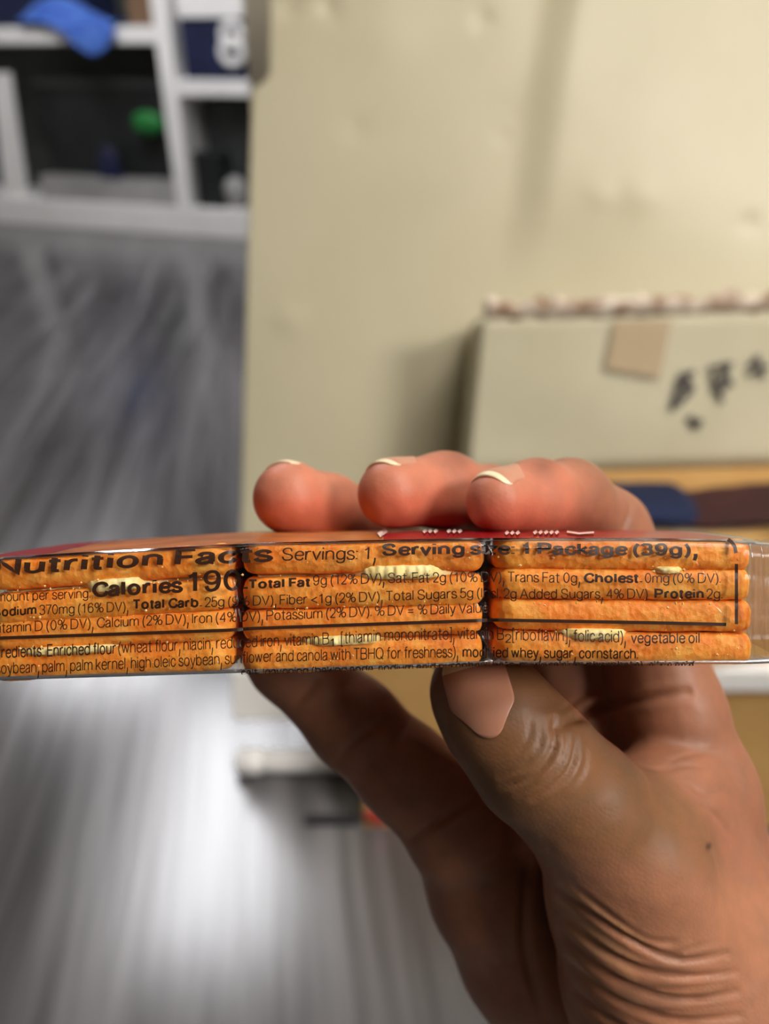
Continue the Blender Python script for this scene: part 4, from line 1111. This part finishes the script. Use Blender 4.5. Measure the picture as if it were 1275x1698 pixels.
# fold behind the index finger's last joint
crease([(1040, 800), (1046, 840), (1030, 882)], .5, .6); crease([(1015, 780), (1022, 800), (1018, 830)], .25, .5)
for i, p in enumerate(HV * 0.35): disp[i] += 0.10 * noise.noise(Vector(p)) * frontm[i]
HV = HV + HN * disp[:, None]
HV = relax(HV, HF, 1, 0.3)

# skin pigment
def C3(r, g_, b): return np.array(srgb(r, g_, b)[:3])
def blendc(col, c, w): return col * (1 - w[:, None]) + c * w[:, None]
PALM, PAD, BACK, THEN = C3(150, 105, 80), C3(190, 124, 98), C3(124, 90, 60), C3(160, 114, 86)
col = np.tile(PALM, (len(HV), 1))
thA = [J(*p[:3]) for p in THUMB[:5]]
dth, tth = seg_dist(HV, thA)
near = sm(-dth, -19, -13)
col = blendc(col, BACK, near * sm(-(HV[:, 2]), -158, -148) * sm(facing, -0.1, 0.35))
mm = sm(HPX[:, 1] - 0.12 * (HPX[:, 0] - 1050), 1385, 1480) * sm(HPX[:, 0], 820, 900) * sm(-HV[:, 2], -185, -170); col = blendc(col, THEN, mm)
bk = sm(HN[:, 2] + 0.25 * HN[:, 1], 0.25, 0.75); col = blendc(col, BACK * 0.9, bk * sm(-near, -0.4, -0.1) * 0.8)
for fg in (INDEX, MIDDLE, RING):
    d_, t_ = seg_dist(HV, [J(*p[:3]) for p in fg[-3:]]); tip = sm(-d_, -11, -8.5)
    col = blendc(col, PAD, tip * sm(-(0.6 * HN[:, 2] + 0.6 * HN[:, 1]), -0.75, -0.3) * sm(t_, -0.05, 0.6))
    col = blendc(col, C3(200, 100, 76), tip * sm(t_, 0.6, 1.0) * 0.5 * sm(-HN[:, 1], -0.4, 0.3))
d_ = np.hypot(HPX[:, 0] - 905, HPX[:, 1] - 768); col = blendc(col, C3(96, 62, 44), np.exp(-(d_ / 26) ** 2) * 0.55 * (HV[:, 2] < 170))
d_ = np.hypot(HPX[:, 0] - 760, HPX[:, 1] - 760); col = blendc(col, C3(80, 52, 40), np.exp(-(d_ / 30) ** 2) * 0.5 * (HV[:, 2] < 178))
d_ = np.hypot((HPX[:, 0] - 1175) + 0.3 * (HPX[:, 1] - 1403), (HPX[:, 1] - 1403) * 0.7); col = blendc(col, C3(48, 34, 30), np.exp(-(d_ / 4.5) ** 4) * 0.9 * (frontm > 0.3))
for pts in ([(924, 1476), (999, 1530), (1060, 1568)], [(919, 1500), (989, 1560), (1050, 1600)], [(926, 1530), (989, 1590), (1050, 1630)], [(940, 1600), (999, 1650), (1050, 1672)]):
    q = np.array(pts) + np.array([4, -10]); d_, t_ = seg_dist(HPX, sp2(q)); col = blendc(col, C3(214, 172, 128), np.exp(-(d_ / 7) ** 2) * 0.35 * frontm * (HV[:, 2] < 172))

def skin_material():
    m = mat('skin', srgb(196, 136, 104), 0.48, 0.38); t = NT(m)
    at = t.n('ShaderNodeAttribute'); at.attribute_name = 'pigment'
    v = t.coord((1, 1, 1)); n1 = t.noise(v, 160, 4, 0.6); n2 = t.noise(v, 700, 3)
    c = t.mix(0.22, at.outputs['Color'], t.ramp(n1, [(0.3, srgb(120, 74, 58)), (0.7, srgb(236, 176, 146))]), 'OVERLAY')
    t.l(c, t.b.inputs['Base Color'])
    vo = t.n('ShaderNodeTexVoronoi'); vo.inputs['Scale'].default_value = 1300; t.l(v, vo.inputs['Vector'])
    wv = t.n('ShaderNodeTexWave', wave_type='BANDS', bands_direction='DIAGONAL'); wv.inputs['Scale'].default_value = 420; wv.inputs['Distortion'].default_value = 6; t.l(v, wv.inputs['Vector'])
    a1 = t.n('ShaderNodeMath', operation='MULTIPLY_ADD'); t.l(wv.outputs['Fac'], a1.inputs[0]); a1.inputs[1].default_value = 0.18; t.l(vo.outputs['Distance'], a1.inputs[2])
    a2 = t.n('ShaderNodeMath', operation='ADD'); t.l(a1.outputs[0], a2.inputs[0]); t.l(n2, a2.inputs[1])
    t.bump(a2.outputs[0], 0.1, 0.0003)
    t.b.inputs['Subsurface Weight'].default_value = 0.15; t.b.inputs['Subsurface Radius'].default_value = (0.0022, 0.0012, 0.0008); t.b.inputs['Subsurface Scale'].default_value = 0.8
    return m
M_skin = skin_material()
M_nail = mat('nail', srgb(190, 134, 108), 0.32, 0.5); NT(M_nail)
M_nail.node_tree.nodes['Principled BSDF'].inputs['Subsurface Weight'].default_value = 0.2
M_nail.node_tree.nodes['Principled BSDF'].inputs['Subsurface Radius'].default_value = (0.002, 0.001, 0.0006)
M_nailedge = mat('nail_free_edge', srgb(238, 218, 180), 0.35, 0.5)

hand = hand_mesh('hand', HV, HF, M_skin, None, True, to_world(J(1150, 1500, 180)))
ca = hand.data.color_attributes.new('pigment', 'FLOAT_COLOR', 'POINT')
ca.data.foreach_set('color', np.concatenate([np.clip(col, 0, 1), np.ones((len(col), 1))], 1).astype(np.float32).ravel())
props(hand, 'brown skinned right hand pinching the snack pack, three fingertips on top and thumb below', 'hand')

# fingernails: thin curved plates fitted to the finger surface
BV = BVHTree.FromPolygons([Vector(p) for p in HV], [list(map(int, f)) for f in HF])
def nail(center, axis, normal, width, length, label, lift=0.18, free=0.18):
    c = Vector(center); a = Vector(axis).normalized(); n = Vector(normal); n = (n - a * n.dot(a)).normalized(); b = a.cross(n)
    NU, NV_ = 25, 25; top = []; ok = []
    for i in range(NU):
        v = i / (NU - 1)                                       # 0 = cuticle, 1 = free edge
        ww = width / 2 * (1 - 0.34 * max(0, 1 - v / 0.3) ** 2.2) * (1 - 0.22 * max(0, (v - 0.86) / 0.14) ** 2)
        for j in range(NV_):
            u = 2 * j / (NV_ - 1) - 1
            vv = v * length - length / 2
            vv += length * 0.26 * abs(u) ** 2.4 * (1 - v) ** 2 - length * 0.10 * u * u * v * 0.6
            p = c + a * vv + b * (u * ww)
            hit, nn, _, _ = BV.ray_cast(p + n * 14, -n, 30)
            if hit is None: hit = top[-1] - n * 0 if top else p
            over = max(0.0, (v - (1 - free)) / free)
            h = lift + 0.25 * (1 - u * u) + 0.25 * v
            q = hit + n * h; 
            top.append(q)
    # smooth so that the plate stays even where the finger curves away
    T = np.array([list(p) for p in top]).reshape(NU, NV_, 3)
    for _ in range(6):
        T2 = T.copy(); T2[1:-1] = 0.5 * T[1:-1] + 0.25 * (T[2:] + T[:-2]); T = T2
        T2 = T.copy(); T2[:, 1:-1] = 0.5 * T[:, 1:-1] + 0.25 * (T[:, 2:] + T[:, :-2]); T = T2
    nb = np.array(n); V = np.concatenate([T.reshape(-1, 3), (T - nb * 0.4).reshape(-1, 3)])
    N_ = NU * NV_; fs = grid_faces(NU, NV_); mats = [1 if f[0] // NV_ >= int((1 - free) * (NU - 1)) else 0 for f in fs]
    fs2 = [tuple(reversed([i + N_ for i in f])) for f in fs]; mats += mats[:]
    rim = [i * NV_ for i in range(NU)] + [(NU - 1) * NV_ + j for j in range(1, NV_)] + [i * NV_ + NV_ - 1 for i in range(NU - 2, -1, -1)] + [j for j in range(NV_ - 2, 0, -1)]
    sides = [(p, q, q + N_, p + N_) for p, q in zip(rim, rim[1:] + rim[:1])]
    sm_ = [1 if (p // NV_) % NU >= int((1 - free) * (NU - 1)) else 0 for p, *_ in sides]
    o = hand_mesh('fingernail', V, fs + fs2 + sides, [M_nail, M_nailedge], hand); o['label'] = label
    for p_, mi in zip(o.data.polygons, mats + sm_): p_.material_index = mi
    recalc(o)
def fdir(fg): return J(*fg[-1][:3]) - J(*fg[-2][:3])
tv = J(*THUMB[0][:3]) - J(*THUMB[1][:3])
nail(J(790, 1140, 146), J(774, 1090, 146) - J(806, 1215, 144.5), np.array([-0.06, 0.10, -1.0]), 11.6, 14.5, 'broad pale thumbnail', 0.12, 0.14)
nail(J(*INDEX[-1][:3]) + np.array([1.2, 3, 0.8]), fdir(INDEX), np.array([-0.2, 1.0, 0.12]), 9.2, 10.5, 'pale fingernail with a cream edge', 0.1, 0.12)
nail(J(*MIDDLE[-1][:3]) + np.array([1.2, 3, 1.5]), fdir(MIDDLE), np.array([-0.2, 1.0, 0.2]), 9.5, 11, 'pale fingernail with a cream edge', 0.1, 0.12)
nail(J(*RING[-1][:3]) + np.array([0.5, 3, 2.0]), fdir(RING), np.array([-0.1, 1.0, 0.4]), 9, 10.5, 'pale fingernail with a cream edge', 0.1, 0.12)
